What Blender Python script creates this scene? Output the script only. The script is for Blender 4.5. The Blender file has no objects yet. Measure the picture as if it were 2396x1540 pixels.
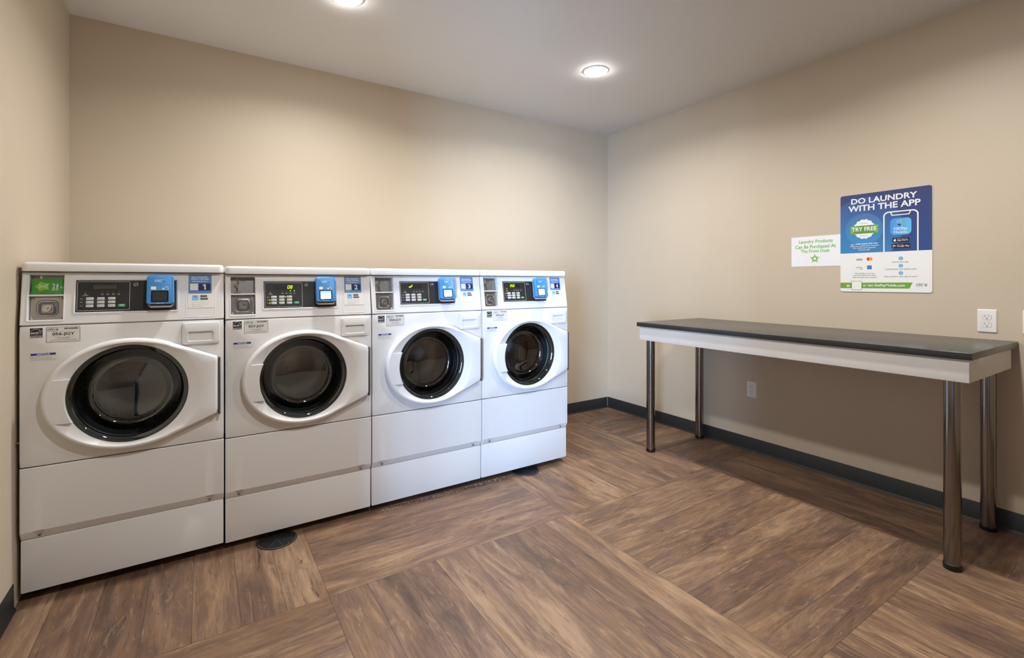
import bpy, bmesh, math, random
from mathutils import Vector
C = bpy.context.scene.collection
R = math.radians
PI = math.pi

# ------------------------------------------------------------------ measures
F, Y0, TH = 1119.56, 658.35, 0.5748
CAM = (0.5981, -3.5083, 1.2613)
XR, XL, H = 4.0163, -0.0094, 2.7232
YB = -4.75                      # rear wall, behind the camera
D, W = 0.9138, 0.686            # washer front plane, washer pitch

# ------------------------------------------------------------------ materials
MATS = {}
def s2l(c):
    return tuple((v/255/12.92 if v/255 <= .04045 else ((v/255+.055)/1.055)**2.4) for v in c) + (1,)
def mat(name, rgb=(200, 200, 200), rough=.5, metal=0, emit=0, spec=.5, coat=0, bump=None, noise=None):
    m = bpy.data.materials.new(name); m.use_nodes = True
    nt = m.node_tree; b = nt.nodes['Principled BSDF']
    b.inputs['Base Color'].default_value = s2l(rgb)
    b.inputs['Roughness'].default_value = rough
    b.inputs['Metallic'].default_value = metal
    b.inputs['Specular IOR Level'].default_value = spec
    b.inputs['Coat Weight'].default_value = coat
    if emit:
        b.inputs['Emission Color'].default_value = s2l(rgb)
        b.inputs['Emission Strength'].default_value = emit
    tc = nt.nodes.new('ShaderNodeTexCoord')
    if bump:
        n = nt.nodes.new('ShaderNodeTexNoise'); n.inputs['Scale'].default_value = bump[0]
        n.inputs['Detail'].default_value = 3
        nt.links.new(tc.outputs['Object'], n.inputs['Vector'])
        u = nt.nodes.new('ShaderNodeBump'); u.inputs['Strength'].default_value = bump[1]
        u.inputs['Distance'].default_value = bump[2]
        nt.links.new(n.outputs['Fac'], u.inputs['Height']); nt.links.new(u.outputs['Normal'], b.inputs['Normal'])
    if noise:                                   # slight colour mottling of the thing itself
        n = nt.nodes.new('ShaderNodeTexNoise'); n.inputs['Scale'].default_value = noise[0]
        n.inputs['Detail'].default_value = 4
        nt.links.new(tc.outputs['Object'], n.inputs['Vector'])
        mx = nt.nodes.new('ShaderNodeMix'); mx.data_type = 'RGBA'
        mx.inputs['A'].default_value = s2l(rgb); mx.inputs['B'].default_value = s2l(noise[1])
        rp = nt.nodes.new('ShaderNodeMapRange')
        rp.inputs['From Min'].default_value = noise[2]; rp.inputs['From Max'].default_value = noise[3]
        nt.links.new(n.outputs['Fac'], rp.inputs['Value']); nt.links.new(rp.outputs['Result'], mx.inputs['Factor'])
        nt.links.new(mx.outputs['Result'], b.inputs['Base Color'])
    MATS[name] = m
    return m

WALLC = (190, 176, 156)
mat('wall_paint', WALLC, .55, bump=(260, .25, .0012), noise=(1.3, (187, 173, 152), .35, .65))
mat('ceiling_paint', (214, 211, 207), .8, bump=(300, .15, .001))
mat('baseboard_rubber', (27, 29, 29), .5, bump=(90, .1, .001))
mat('enamel', (218, 218, 218), .22, coat=.25, bump=(500, .05, .0003))
mat('enamel_plastic', (219, 219, 220), .32, bump=(900, .05, .0002))
mat('seam_dark', (20, 20, 20), .8)
mat('overlay_black', (27, 27, 28), .5, bump=(900, .2, .0003))
mat('white_print', (225, 225, 225), .5)
mat('dim_print', (120, 120, 120), .5)
mat('display_off', (66, 58, 50), .35)
mat('display_dim', (88, 78, 68), .35)
mat('display_ghost', (38, 35, 32), .4)
mat('display_hole', (10, 10, 10), .3)
mat('key_white', (205, 206, 208), .5)
mat('key_ink', (60, 60, 62), .5)
mat('start_green', (40, 178, 112), .5)
mat('led_lit', (190, 255, 20), .5, emit=1.6)
mat('led_off', (110, 110, 108), .5)
mat('reader_blue', (58, 130, 192), .35)
mat('reader_grey', (180, 181, 184), .45)
mat('black_gloss', (14, 15, 16), .15)
mat('black_rubber', (16, 16, 16), .6)
mat('screen_off', (52, 53, 52), .25)
mat('screen_lit', (196, 216, 236), .3, emit=.75)
mat('screen_green', (90, 180, 120), .3, emit=.5)
mat('screen_ink', (60, 110, 190), .3, emit=.2)
mat('chrome', (205, 205, 205), .18, 1)
mat('coin_grey', (138, 138, 138), .38, .75)
mat('stamped_steel', (172, 174, 176), .26, 1, bump=(60, .25, .002))
mat('screw_steel', (150, 150, 146), .3, 1)
mat('hinge_steel', (112, 112, 112), .45, .8)
mat('brass', (150, 120, 80), .35, 1)
mat('gasket', (62, 64, 63), .55)
mat('hub_dark', (34, 34, 36), .5)
mat('ink', (36, 32, 32), .5)
mat('grey_ink', (110, 108, 106), .5)
mat('label_white', (222, 221, 218), .45)
mat('notice_blue', (22, 52, 140), .45)
mat('sticker_blue', (86, 130, 186), .4)
mat('navy', (24, 26, 84), .4)
mat('tag_green', (56, 142, 52), .5, noise=(30, (50, 132, 46), .4, .6))
mat('tag_lime', (122, 172, 52), .5)
mat('csc_lime', (112, 180, 70), .45)
mat('csc_light', (110, 176, 220), .45)
mat('csc_navy', (20, 30, 70), .45)
mat('paper', (226, 227, 232), .6)
mat('paper_green', (104, 178, 74), .6)
mat('star_dark', (96, 164, 32), .6)
mat('star_light', (160, 190, 128), .6)
mat('poster_white', (226, 226, 225), .4)
mat('poster_type', (228, 228, 230), .4)
mat('poster_pale', (150, 180, 205), .4)
mat('poster_green', (104, 158, 44), .4)
mat('ribbon_dark', (90, 140, 44), .4)
mat('ribbon_light', (112, 168, 66), .4)
mat('circle_blue', (92, 164, 214), .4)
mat('store_black', (18, 18, 18), .4)
mat('card_red', (200, 34, 38), .4)
mat('card_orange', (230, 140, 50), .4)
mat('card_blue', (28, 92, 180), .4)
mat('card_navy', (34, 44, 110), .4)
mat('play_cyan', (60, 180, 220), .4)
mat('play_green', (60, 180, 110), .4)
mat('play_red', (214, 70, 80), .4)
mat('play_yellow', (240, 196, 60), .4)
mat('seal_ink', (110, 160, 205), .4)
mat('quartz', (62, 61, 58), .24, bump=(500, .1, .0003))
mat('apron_white', (212, 209, 205), .45)
mat('foot_black', (12, 12, 12), .4)
mat('drain_iron', (34, 35, 35), .5, .3, noise=(200, (62, 64, 63), .45, .7))
mat('pit_shade', (4, 4, 4), .9)
mat('outlet_white', (222, 220, 216), .35)
mat('trim_white', (215, 213, 209), .45)
mat('lint_pale', (190, 190, 196), .9)
mat('added_hall_wall', (70, 69, 67), .8)  # added lobby, kept dark so little bounced light enters the doorway
mat('added_hall_floor', (84, 72, 62), .6)

def steel_tube():                                   # brushed, vertical tubes with scuffs
    m = mat('brushed_tube', (138, 132, 127), .13, 1); nt = m.node_tree; b = nt.nodes['Principled BSDF']
    tc = nt.nodes.new('ShaderNodeTexCoord'); mp = nt.nodes.new('ShaderNodeMapping')
    mp.inputs['Scale'].default_value = (1, 1, 140)
    n = nt.nodes.new('ShaderNodeTexNoise'); n.inputs['Scale'].default_value = 6
    nt.links.new(tc.outputs['Object'], mp.inputs['Vector']); nt.links.new(mp.outputs['Vector'], n.inputs['Vector'])
    u = nt.nodes.new('ShaderNodeBump'); u.inputs['Strength'].default_value = .08; u.inputs['Distance'].default_value = .0005
    nt.links.new(n.outputs['Fac'], u.inputs['Height']); nt.links.new(u.outputs['Normal'], b.inputs['Normal'])
steel_tube()
def drum_steel():                                    # perforated stainless drum
    m = mat('drum_steel', (150, 150, 150), .28, 1); nt = m.node_tree; b = nt.nodes['Principled BSDF']
    tc = nt.nodes.new('ShaderNodeTexCoord')
    v = nt.nodes.new('ShaderNodeTexVoronoi'); v.inputs['Scale'].default_value = 38; v.inputs['Randomness'].default_value = .15
    nt.links.new(tc.outputs['Object'], v.inputs['Vector'])
    r = nt.nodes.new('ShaderNodeValToRGB'); r.color_ramp.interpolation = 'CONSTANT'
    r.color_ramp.elements[0].color = (.01, .01, .01, 1); r.color_ramp.elements[1].position = .17
    r.color_ramp.elements[1].color = s2l((150, 150, 150))
    nt.links.new(v.outputs['Distance'], r.inputs['Fac']); nt.links.new(r.outputs['Color'], b.inputs['Base Color'])
drum_steel()
def door_glass():                                    # smoked, reflecting, see-through
    m = bpy.data.materials.new('door_glass'); m.use_nodes = True; nt = m.node_tree
    nt.nodes.remove(nt.nodes['Principled BSDF']); out = nt.nodes['Material Output']
    t = nt.nodes.new('ShaderNodeBsdfTransparent'); t.inputs['Color'].default_value = (.64, .68, .70, 1)
    g = nt.nodes.new('ShaderNodeBsdfGlossy'); g.inputs['Roughness'].default_value = .02
    g.inputs['Color'].default_value = (.90, .95, 1, 1)
    fr = nt.nodes.new('ShaderNodeFresnel'); fr.inputs['IOR'].default_value = 2.0
    mx = nt.nodes.new('ShaderNodeMixShader')
    nt.links.new(fr.outputs['Fac'], mx.inputs['Fac']); nt.links.new(t.outputs[0], mx.inputs[1])
    nt.links.new(g.outputs[0], mx.inputs[2]); nt.links.new(mx.outputs[0], out.inputs['Surface'])
    MATS['door_glass'] = m
door_glass()
mat('glass_edge', (40, 66, 60), .12)
def lamp_mat():
    m = mat('lamp_lens', (255, 250, 243), .4); b = m.node_tree.nodes['Principled BSDF']
    b.inputs['Emission Color'].default_value = (1, .98, .96, 1); b.inputs['Emission Strength'].default_value = 125
lamp_mat()

def quartz_specks():
    m = MATS['quartz']; nt = m.node_tree; b = nt.nodes['Principled BSDF']
    tc = nt.nodes.new('ShaderNodeTexCoord'); v = nt.nodes.new('ShaderNodeTexVoronoi'); v.inputs['Scale'].default_value = 130
    nt.links.new(tc.outputs['Object'], v.inputs['Vector'])
    r = nt.nodes.new('ShaderNodeValToRGB')
    r.color_ramp.elements[0].color = s2l((104, 104, 102)); r.color_ramp.elements[0].position = .06
    r.color_ramp.elements[1].color = s2l((40, 41, 42)); r.color_ramp.elements[1].position = .14
    nt.links.new(v.outputs['Distance'], r.inputs['Fac']); nt.links.new(r.outputs['Color'], b.inputs['Base Color'])
quartz_specks()

def poster_gradients():
    def grad(name, ca, cb, dx, dz, lo, hi):
        m = mat(name, ca, .4); nt = m.node_tree; b = nt.nodes['Principled BSDF']
        tc = nt.nodes.new('ShaderNodeTexCoord'); d = nt.nodes.new('ShaderNodeVectorMath'); d.operation = 'DOT_PRODUCT'
        d.inputs[1].default_value = (0, -dx, dz)
        nt.links.new(tc.outputs['Object'], d.inputs[0])
        r = nt.nodes.new('ShaderNodeMapRange'); r.inputs['From Min'].default_value = lo; r.inputs['From Max'].default_value = hi
        nt.links.new(d.outputs['Value'], r.inputs['Value'])
        mx = nt.nodes.new('ShaderNodeMix'); mx.data_type = 'RGBA'
        mx.inputs['A'].default_value = s2l(ca); mx.inputs['B'].default_value = s2l(cb)
        nt.links.new(r.outputs['Result'], mx.inputs['Factor']); nt.links.new(mx.outputs['Result'], b.inputs['Base Color'])
    grad('poster_outer', (38, 68, 130), (44, 56, 102), .0, 1, .24, .58)
    grad('poster_mid', (48, 124, 184), (46, 78, 134), .25, 1, .28, .56)
    grad('poster_inner', (56, 136, 196), (66, 108, 158), .0, 1, .28, .48)
    grad('app_tile', (62, 142, 214), (104, 186, 222), 1, -.3, .15, .28)
poster_gradients()

def wood_floor():
    m = bpy.data.materials.new('vinyl_plank'); m.use_nodes = True; nt = m.node_tree; N = nt.nodes; L = nt.links
    b = N['Principled BSDF']
    def math_(op, a, c=None, clamp=False):
        n = N.new('ShaderNodeMath'); n.operation = op; n.use_clamp = clamp
        for i, v in enumerate((a, c)):
            if v is None: continue
            if isinstance(v, (int, float)): n.inputs[i].default_value = v
            else: L.new(v, n.inputs[i])
        return n.outputs[0]
    tc = N.new('ShaderNodeTexCoord'); sp = N.new('ShaderNodeSeparateXYZ'); L.new(tc.outputs['Object'], sp.inputs[0])
    x, y = sp.outputs['X'], sp.outputs['Y']
    S = 1.222
    gx = math_('DIVIDE', math_('SUBTRACT', x, 1.025), S); gy = math_('DIVIDE', math_('SUBTRACT', y, -1.505), S)
    bx, by = math_('FLOOR', gx), math_('FLOOR', gy)
    fx, fy = math_('SUBTRACT', gx, bx), math_('SUBTRACT', gy, by)
    par = math_('FLOORED_MODULO', math_('ADD', bx, by), 2)          # 0: boards run along x
    def pick(a, c):
        n = N.new('ShaderNodeMix'); n.data_type = 'FLOAT'; L.new(par, n.inputs['Factor'])
        L.new(a, n.inputs[2]); L.new(c, n.inputs[3]); return n.outputs[0]
    al, ac = pick(fx, fy), pick(fy, fx)                              # along and across, 0..1 in block
    a8 = math_('MULTIPLY', ac, 8); idx = math_('FLOOR', a8); fa = math_('SUBTRACT', a8, idx)
    cv = N.new('ShaderNodeCombineXYZ'); L.new(math_('ADD', bx, math_('MULTIPLY', idx, .137)), cv.inputs[0])
    L.new(math_('ADD', by, math_('MULTIPLY', idx, 3.71)), cv.inputs[1]); L.new(idx, cv.inputs[2])
    wn = N.new('ShaderNodeTexWhiteNoise'); L.new(cv.outputs[0], wn.inputs['Vector']); rnd = wn.outputs['Value']
    rc = N.new('ShaderNodeSeparateColor'); L.new(wn.outputs['Color'], rc.inputs[0])
    # per-board coordinates in metres, shifted so that no board repeats
    def vec(sa, sc, off):
        v = N.new('ShaderNodeCombineXYZ')
        L.new(math_('ADD', math_('MULTIPLY', al, S*sa), math_('MULTIPLY', rnd, off)), v.inputs[0])
        L.new(math_('ADD', math_('MULTIPLY', ac, S*sc), math_('MULTIPLY', rc.outputs[1], 5)), v.inputs[1])
        L.new(math_('MULTIPLY', rc.outputs[2], 9), v.inputs[2]); return v.outputs[0]
    def noise(v, scale, det, rough=.55, dist=0):
        n = N.new('ShaderNodeTexNoise'); n.inputs['Scale'].default_value = scale; n.inputs['Detail'].default_value = det
        n.inputs['Roughness'].default_value = rough; n.inputs['Distortion'].default_value = dist
        L.new(v, n.inputs['Vector']); return n.outputs['Fac']
    def ramp(fac, *els):
        r = N.new('ShaderNodeValToRGB'); e = r.color_ramp.elements
        while len(e) < len(els): e.new(.5)
        for k, (p, c) in enumerate(els): e[k].position = p; e[k].color = s2l(c)
        L.new(fac, r.inputs['Fac']); return r.outputs['Color']
    def mix(fac, a, c, mode='MIX'):
        n = N.new('ShaderNodeMix'); n.data_type = 'RGBA'; n.blend_type = mode
        if isinstance(fac, (int, float)): n.inputs['Factor'].default_value = fac
        else: L.new(fac, n.inputs['Factor'])
        L.new(a, n.inputs['A'])
        if isinstance(c, tuple): n.inputs['B'].default_value = s2l(c)
        else: L.new(c, n.inputs['B'])
        return n.outputs['Result']
    broad = noise(vec(1.0, 5.5, 13), 1.8, 7, .68, 1.1)                 # long drifting tone
    grain = noise(vec(4.5, 95, 17), 1.5, 6, .68, .8)                  # fine fibres
    blot = noise(vec(2.2, 7.0, 23), 1.6, 6, .66, 1.2)                # weathered patches
    base = ramp(math_('ADD', math_('MULTIPLY', broad, .86), math_('MULTIPLY', rnd, .14)),
                (.34, (72, 56, 46)), (.43, (102, 80, 66)), (.50, (122, 96, 78)), (.57, (146, 118, 94)), (.66, (182, 152, 122)))
    warm = ramp(blot, (.34, (100, 82, 74)), (.50, (124, 99, 82)), (.66, (150, 116, 84)))
    col = mix(.42, base, warm)
    gcol = ramp(grain, (.26, (124, 120, 118)), (.46, (188, 186, 184)), (.74, (234, 232, 228)))
    col = mix(.62, col, gcol, 'MULTIPLY')
    bright = N.new('ShaderNodeMix'); bright.data_type = 'RGBA'; bright.blend_type = 'MULTIPLY'
    bright.inputs['Factor'].default_value = 1; L.new(col, bright.inputs['A']); bright.inputs['B'].default_value = (1.08, 1.06, 1.04, 1)
    bright.clamp_result = False
    col = bright.outputs['Result']
    knot = noise(vec(3.6, 34, 31), 1.4, 4, .6, 1.2)                     # dark cracks and knots
    kf = N.new('ShaderNodeMapRange'); kf.inputs['From Min'].default_value = .645; kf.inputs['From Max'].default_value = .70
    L.new(knot, kf.inputs['Value'])
    col = mix(math_('MULTIPLY', kf.outputs[0], .75), col, (52, 38, 30))
    pale = noise(vec(2.8, 15, 41), 1.4, 6, .72, 1.8)
    pf = N.new('ShaderNodeMapRange'); pf.inputs['From Min'].default_value = .57; pf.inputs['From Max'].default_value = .70
    L.new(pale, pf.inputs['Value'])
    col = mix(math_('MULTIPLY', pf.outputs[0], .38), col, (182, 152, 120))
    # joints
    dj = math_('MULTIPLY', math_('MINIMUM', fa, math_('SUBTRACT', 1, fa)), S/8)
    de = math_('MULTIPLY', math_('MINIMUM', al, math_('SUBTRACT', 1, al)), S)
    dm = math_('MINIMUM', dj, de)
    jf = N.new('ShaderNodeMapRange'); jf.inputs['From Min'].default_value = .0006; jf.inputs['From Max'].default_value = .0018
    jf.inputs['To Min'].default_value = 1; jf.inputs['To Max'].default_value = 0; L.new(dm, jf.inputs['Value'])
    col = mix(math_('MULTIPLY', jf.outputs[0], .62), col, (52, 40, 34))
    L.new(col, b.inputs['Base Color'])
    b.inputs['Roughness'].default_value = .42; b.inputs['Specular IOR Level'].default_value = .35
    u = N.new('ShaderNodeBump'); u.inputs['Strength'].default_value = .25; u.inputs['Distance'].default_value = .0008
    L.new(math_('SUBTRACT', grain, math_('MULTIPLY', jf.outputs[0], 1.0)), u.inputs['Height'])
    L.new(u.outputs['Normal'], b.inputs['Normal'])
    MATS['vinyl_plank'] = m
wood_floor()

# ------------------------------------------------------------------ mesh builder
class Fr:                                            # a drawing plane in 3D: x right, z up, n out
    def __init__(s, o, ux=(1, 0, 0), uz=(0, 0, 1), n=(0, -1, 0)):
        s.o, s.ux, s.uz, s.n = Vector(o), Vector(ux), Vector(uz), Vector(n)
    def P(s, x, z, n=0): return s.o + s.ux*x + s.uz*z + s.n*n
_tc = {}
def text_tris(s, bold=0, shear=0):
    bold = min(bold, .024); k = (s, bold, shear)
    if k not in _tc:
        cu = bpy.data.curves.new('t', 'FONT'); cu.body = s; cu.size = 1; cu.offset = bold; cu.shear = shear
        cu.resolution_u = 3; cu.fill_mode = 'FRONT'
        ob = bpy.data.objects.new('t', cu); me = bpy.data.meshes.new_from_object(ob)
        vs = [(v.co.x, v.co.y) for v in me.vertices]; fs = [tuple(p.vertices) for p in me.polygons if p.area > 1e-6]
        bpy.data.objects.remove(ob); bpy.data.meshes.remove(me); bpy.data.curves.remove(cu)
        _tc[k] = (vs, fs)
    return _tc[k]
def rr(x0, z0, x1, z1, r, k=5):                       # rounded rectangle loop, ccw
    pts = []
    for cx, cz, a0 in ((x1-r, z1-r, 0), (x0+r, z1-r, 90), (x0+r, z0+r, 180), (x1-r, z0+r, 270)):
        for i in range(k+1):
            a = R(a0 + 90*i/k); pts.append((cx+r*math.cos(a), cz+r*math.sin(a)))
    return pts
def circ(cx, cz, r, n=32, rz=None): return [(cx+r*math.cos(2*PI*i/n), cz+(rz or r)*math.sin(2*PI*i/n)) for i in range(n)]
class MB:
    def __init__(s, fr=None): s.v, s.f, s.m, s.mn, s.fr = [], [], [], [], fr
    def mi(s, n):
        if n not in s.mn: s.mn.append(n)
        return s.mn.index(n)
    def raw(s, vs, fs, m):
        o = len(s.v); s.v += [tuple(v) for v in vs]; k = s.mi(m)
        for f in fs: s.f.append(tuple(i+o for i in f)); s.m.append(k)
    def flat(s, pts, n, m, fr=None):
        fr = fr or s.fr; s.raw([fr.P(x, z, n) for x, z in pts], [tuple(range(len(pts)))], m)
    def rect(s, x0, z0, x1, z1, n, m, fr=None): s.flat([(x0, z0), (x1, z0), (x1, z1), (x0, z1)], n, m, fr)
    def slab(s, pts, n0, n1, m, fr=None, bev=0, back=True):          # extruded outline, optional bevelled rim
        fr = fr or s.fr; k = len(pts)
        if bev:
            cx = sum(p[0] for p in pts)/k; cz = sum(p[1] for p in pts)/k
            inn = inset(pts, bev)
            loops = [(pts, n0), (pts, n1-bev), ([((a[0]*.3+b[0]*.7), (a[1]*.3+b[1]*.7)) for a, b in zip(inn, pts)], n1-bev*.3), (inn, n1)]
        else: loops = [(pts, n0), (pts, n1)]
        vs, fs = [], []
        for lp, n in loops: vs += [fr.P(x, z, n) for x, z in lp]
        for j in range(len(loops)-1):
            for i in range(k): fs.append((j*k+i, j*k+(i+1) % k, (j+1)*k+(i+1) % k, (j+1)*k+i))
        if back: fs.append(tuple(reversed(range(k))))
        fs.append(tuple((len(loops)-1)*k+i for i in range(k)))
        s.raw(vs, fs, m)
    def loft(s, loops, m, cap0=False, cap1=False, closed=True, fr=None):   # loops: list of ([(x,z)..], n)
        fr = fr or s.fr; k = len(loops[0][0]); vs, fs = [], []
        for lp, n in loops:
            nn = n if isinstance(n, (list, tuple)) else [n]*k
            vs += [fr.P(x, z, q) for (x, z), q in zip(lp, nn)]
        for j in range(len(loops)-1):
            for i in range(k if closed else k-1): fs.append((j*k+i, j*k+(i+1) % k, (j+1)*k+(i+1) % k, (j+1)*k+i))
        if cap0: fs.append(tuple(reversed(range(k))))
        if cap1: fs.append(tuple((len(loops)-1)*k+i for i in range(k)))
        s.raw(vs, fs, m)
    def outline(s, pts, w, n, m, n0=None, fr=None):                  # a line of width w drawn along a closed outline
        inn = inset(pts, w)
        if n0 is None: s.loft([(pts, n), (inn, n)], m, fr=fr)
        else: s.loft([(pts, n0), (pts, n), (inn, n), (inn, n0)], m, fr=fr)
    def text(s, t, x0, z0, x1, z1, n, m, bold=.0, shear=0, fr=None):
        fr = fr or s.fr; vs, fs = text_tris(t, bold, shear)
        if not vs: return
        ax, bx = min(v[0] for v in vs), max(v[0] for v in vs); az, bz = min(v[1] for v in vs), max(v[1] for v in vs)
        s.raw([fr.P(x0+(v[0]-ax)/(bx-ax)*(x1-x0), z0+(v[1]-az)/(bz-az)*(z1-z0), n) for v in vs], fs, m)
    def box(s, a, b, m):
        x0, y0, z0 = a; x1, y1, z1 = b
        s.raw([(x0, y0, z0), (x1, y0, z0), (x1, y1, z0), (x0, y1, z0), (x0, y0, z1), (x1, y0, z1), (x1, y1, z1), (x0, y1, z1)],
              [(0, 3, 2, 1), (4, 5, 6, 7), (0, 1, 5, 4), (1, 2, 6, 5), (2, 3, 7, 6), (3, 0, 4, 7)], m)
    def cyl(s, p0, p1, r, m, seg=24, r1=None, caps=True):
        p0, p1 = Vector(p0), Vector(p1); d = (p1-p0).normalized(); a = d.orthogonal().normalized(); b = d.cross(a)
        r1 = r if r1 is None else r1; vs, fs = [], []
        for p, q in ((p0, r), (p1, r1)): vs += [p+a*q*math.cos(2*PI*i/seg)+b*q*math.sin(2*PI*i/seg) for i in range(seg)]
        for i in range(seg): fs.append((i, (i+1) % seg, seg+(i+1) % seg, seg+i))
        if caps: fs += [tuple(reversed(range(seg))), tuple(range(seg, 2*seg))]
        s.raw(vs, fs, m)
    def lathe(s, prof, cx, cz, m, seg=64, fr=None, cap=False):       # prof: (r, n) rings about (cx,cz)
        loops = [(circ(cx, cz, r, seg), n) for r, n in prof]
        s.loft(loops, m, cap1=cap, fr=fr)
    def build(s, name, parent=None, angle=None, bevel=0, norm=True):
        me = bpy.data.meshes.new(name); me.from_pydata(s.v, [], s.f)
        for n in s.mn: me.materials.append(MATS[n])
        me.polygons.foreach_set('material_index', s.m)
        if norm or bevel:
            bm = bmesh.new(); bm.from_mesh(me)
            if norm: bmesh.ops.recalc_face_normals(bm, faces=bm.faces)
            if bevel:
                es = [e for e in bm.edges if len(e.link_faces) == 2 and e.calc_face_angle(0) > R(40)]
                bmesh.ops.bevel(bm, geom=es, offset=bevel, segments=3, affect='EDGES', profile=.5)
            bm.to_mesh(me); bm.free()
        if angle or bevel:
            me.shade_smooth(); me.set_sharp_from_angle(angle=R(angle or 35))
        me.update()
        o = bpy.data.objects.new(name, me); C.objects.link(o)
        if parent: o.parent = parent
        return o
def inset(pts, w):
    k = len(pts); out = []
    ar = sum(pts[i][0]*pts[(i+1) % k][1]-pts[(i+1) % k][0]*pts[i][1] for i in range(k))
    sg = 1 if ar > 0 else -1
    for i in range(k):
        a, b, c = pts[i-1], pts[i], pts[(i+1) % k]
        d1 = Vector((b[0]-a[0], b[1]-a[1])); d2 = Vector((c[0]-b[0], c[1]-b[1]))
        if d1.length < 1e-9: d1 = d2
        if d2.length < 1e-9: d2 = d1
        d1.normalize(); d2.normalize()
        n1 = Vector((-d1.y, d1.x))*sg; n2 = Vector((-d2.y, d2.x))*sg; m = (n1+n2)
        if m.length < 1e-6: m = n1
        m.normalize(); q = max(.35, m.dot(n1))
        out.append((b[0]+m.x*w/q, b[1]+m.y*w/q))
    return out
def tag(o, label=None, cat=None, group=None, kind=None):
    for k, v in (('label', label), ('category', cat), ('group', group), ('kind', kind)):
        if v: o[k] = v
    return o
def thing(name, loc, label, cat, group=None):
    o = bpy.data.objects.new(name, None); o.empty_display_size = .05; C.objects.link(o); o.location = loc
    return tag(o, label, cat, group)
def struct(o): o['kind'] = 'structure'; return o

# ------------------------------------------------------------------ the room
T = .12
SKY = 112
mb = MB(); mb.box((XL-T, YB-T, -.08), (XR+T, T, 0), 'vinyl_plank'); struct(mb.build('floor'))
mb = MB(); mb.box((XL-T, YB-T, H), (XR+T, T, H+.1), 'ceiling_paint'); struct(mb.build('ceiling'))
mb = MB(); mb.box((XL-T, 0, 0), (XR+T, T, H), 'wall_paint'); struct(mb.build('wall_back'))
mb = MB(); mb.box((XR, YB, 0), (XR+T, 0, H), 'wall_paint'); struct(mb.build('wall_right'))
mb = MB(); mb.box((XL-T, YB-T, 0), (XR+T, YB, H), 'wall_paint'); struct(mb.build('wall_front'))
DY0, DY1, DZ = -3.95, -2.95, 2.12                    # open doorway in the left wall, beside the camera
mb = MB()
mb.box((XL-T, DY1, 0), (XL, 0, H), 'wall_paint'); mb.box((XL-T, YB, 0), (XL, DY0, H), 'wall_paint')
mb.box((XL-T, DY0, DZ), (XL, DY1, H), 'wall_paint'); struct(mb.build('wall_left'))
mb = MB()
for y0, y1 in ((DY0-.06, DY0), (DY1, DY1+.06)): mb.box((XL-T-.012, y0, 0), (XL+.012, y1, DZ+.06), 'trim_white')
mb.box((XL-T-.012, DY0, DZ), (XL+.012, DY1, DZ+.06), 'trim_white'); struct(mb.build('door_1'))

def baseboard(name, a, b, n, hb=.1035):               # rubber cove base: upright strip with a small toe
    a, b, n = Vector(a), Vector(b), Vector(n); prof = [(.0, 0), (.011, 0), (.0105, .003), (.0055, .0095), (.0035, .016), (.0032, hb-.002), (.0018, hb), (0, hb)]
    m_ = MB(); vs = []
    for p in (a, b): vs += [p+n*d+Vector((0, 0, z)) for d, z in prof]
    k = len(prof)
    m_.raw(vs, [(i, (i+1) % k, k+(i+1) % k, k+i) for i in range(k)]+[tuple(range(k)), tuple(range(k, 2*k))], 'baseboard_rubber')
    return struct(m_.build(name, angle=50))
baseboard('baseboard_back', (XL, 0, 0), (XR-.011, 0, 0), (0, -1, 0))
baseboard('baseboard_right', (XR, 0, 0), (XR, YB, 0), (-1, 0, 0))
baseboard('baseboard_left', (XL, -.935, 0), (XL, DY1+.06, 0), (1, 0, 0))

LAMP_W, LAMP_SPREAD = 22, 155
# recessed ceiling lamps (three rows; the two nearest the washers show in the frame)
def lamp(x, y, label):
    t = thing('ceiling_light', (x, y, H), label, 'ceiling light', 'round recessed ceiling lights')
    m_ = MB(Fr((0, 0, 0), (1, 0, 0), (0, -1, 0), (0, 0, -1)))
    m_.lathe([(.088, 0), (.088, .003), (.083, .0055), (.076, .006), (.075, 0)], 0, 0, 'trim_white', 48)
    m_.build('trim_ring', t, angle=40)
    m_ = MB(Fr((0, 0, 0), (1, 0, 0), (0, -1, 0), (0, 0, -1)))
    m_.lathe([(.076, .004), (.073, .011), (.06, .0145), (.02, .016), (.004, .0162)], 0, 0, 'lamp_lens', 32, cap=True)
    m_.build('lens', t, angle=60)
    l = bpy.data.lights.new('downlight', 'AREA'); l.shape = 'DISK'; l.size = .14; l.energy = LAMP_W; l.color = (1, .995, .98); l.spread = R(LAMP_SPREAD)
    lo = bpy.data.objects.new('downlight', l); C.objects.link(lo); lo.parent = t; lo.location = (0, 0, -.0185)
lamp(2.894, -1.035, 'round recessed ceiling light, fully in view above the right washers')
lamp(1.217, -.99, 'round recessed ceiling light cut by the top edge, nearer the left wall')
lamp(2.894, -2.75, 'round recessed ceiling light above the middle of the room beside the table')
lamp(1.217, -2.75, 'round recessed ceiling light above the camera side of the room')

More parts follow.
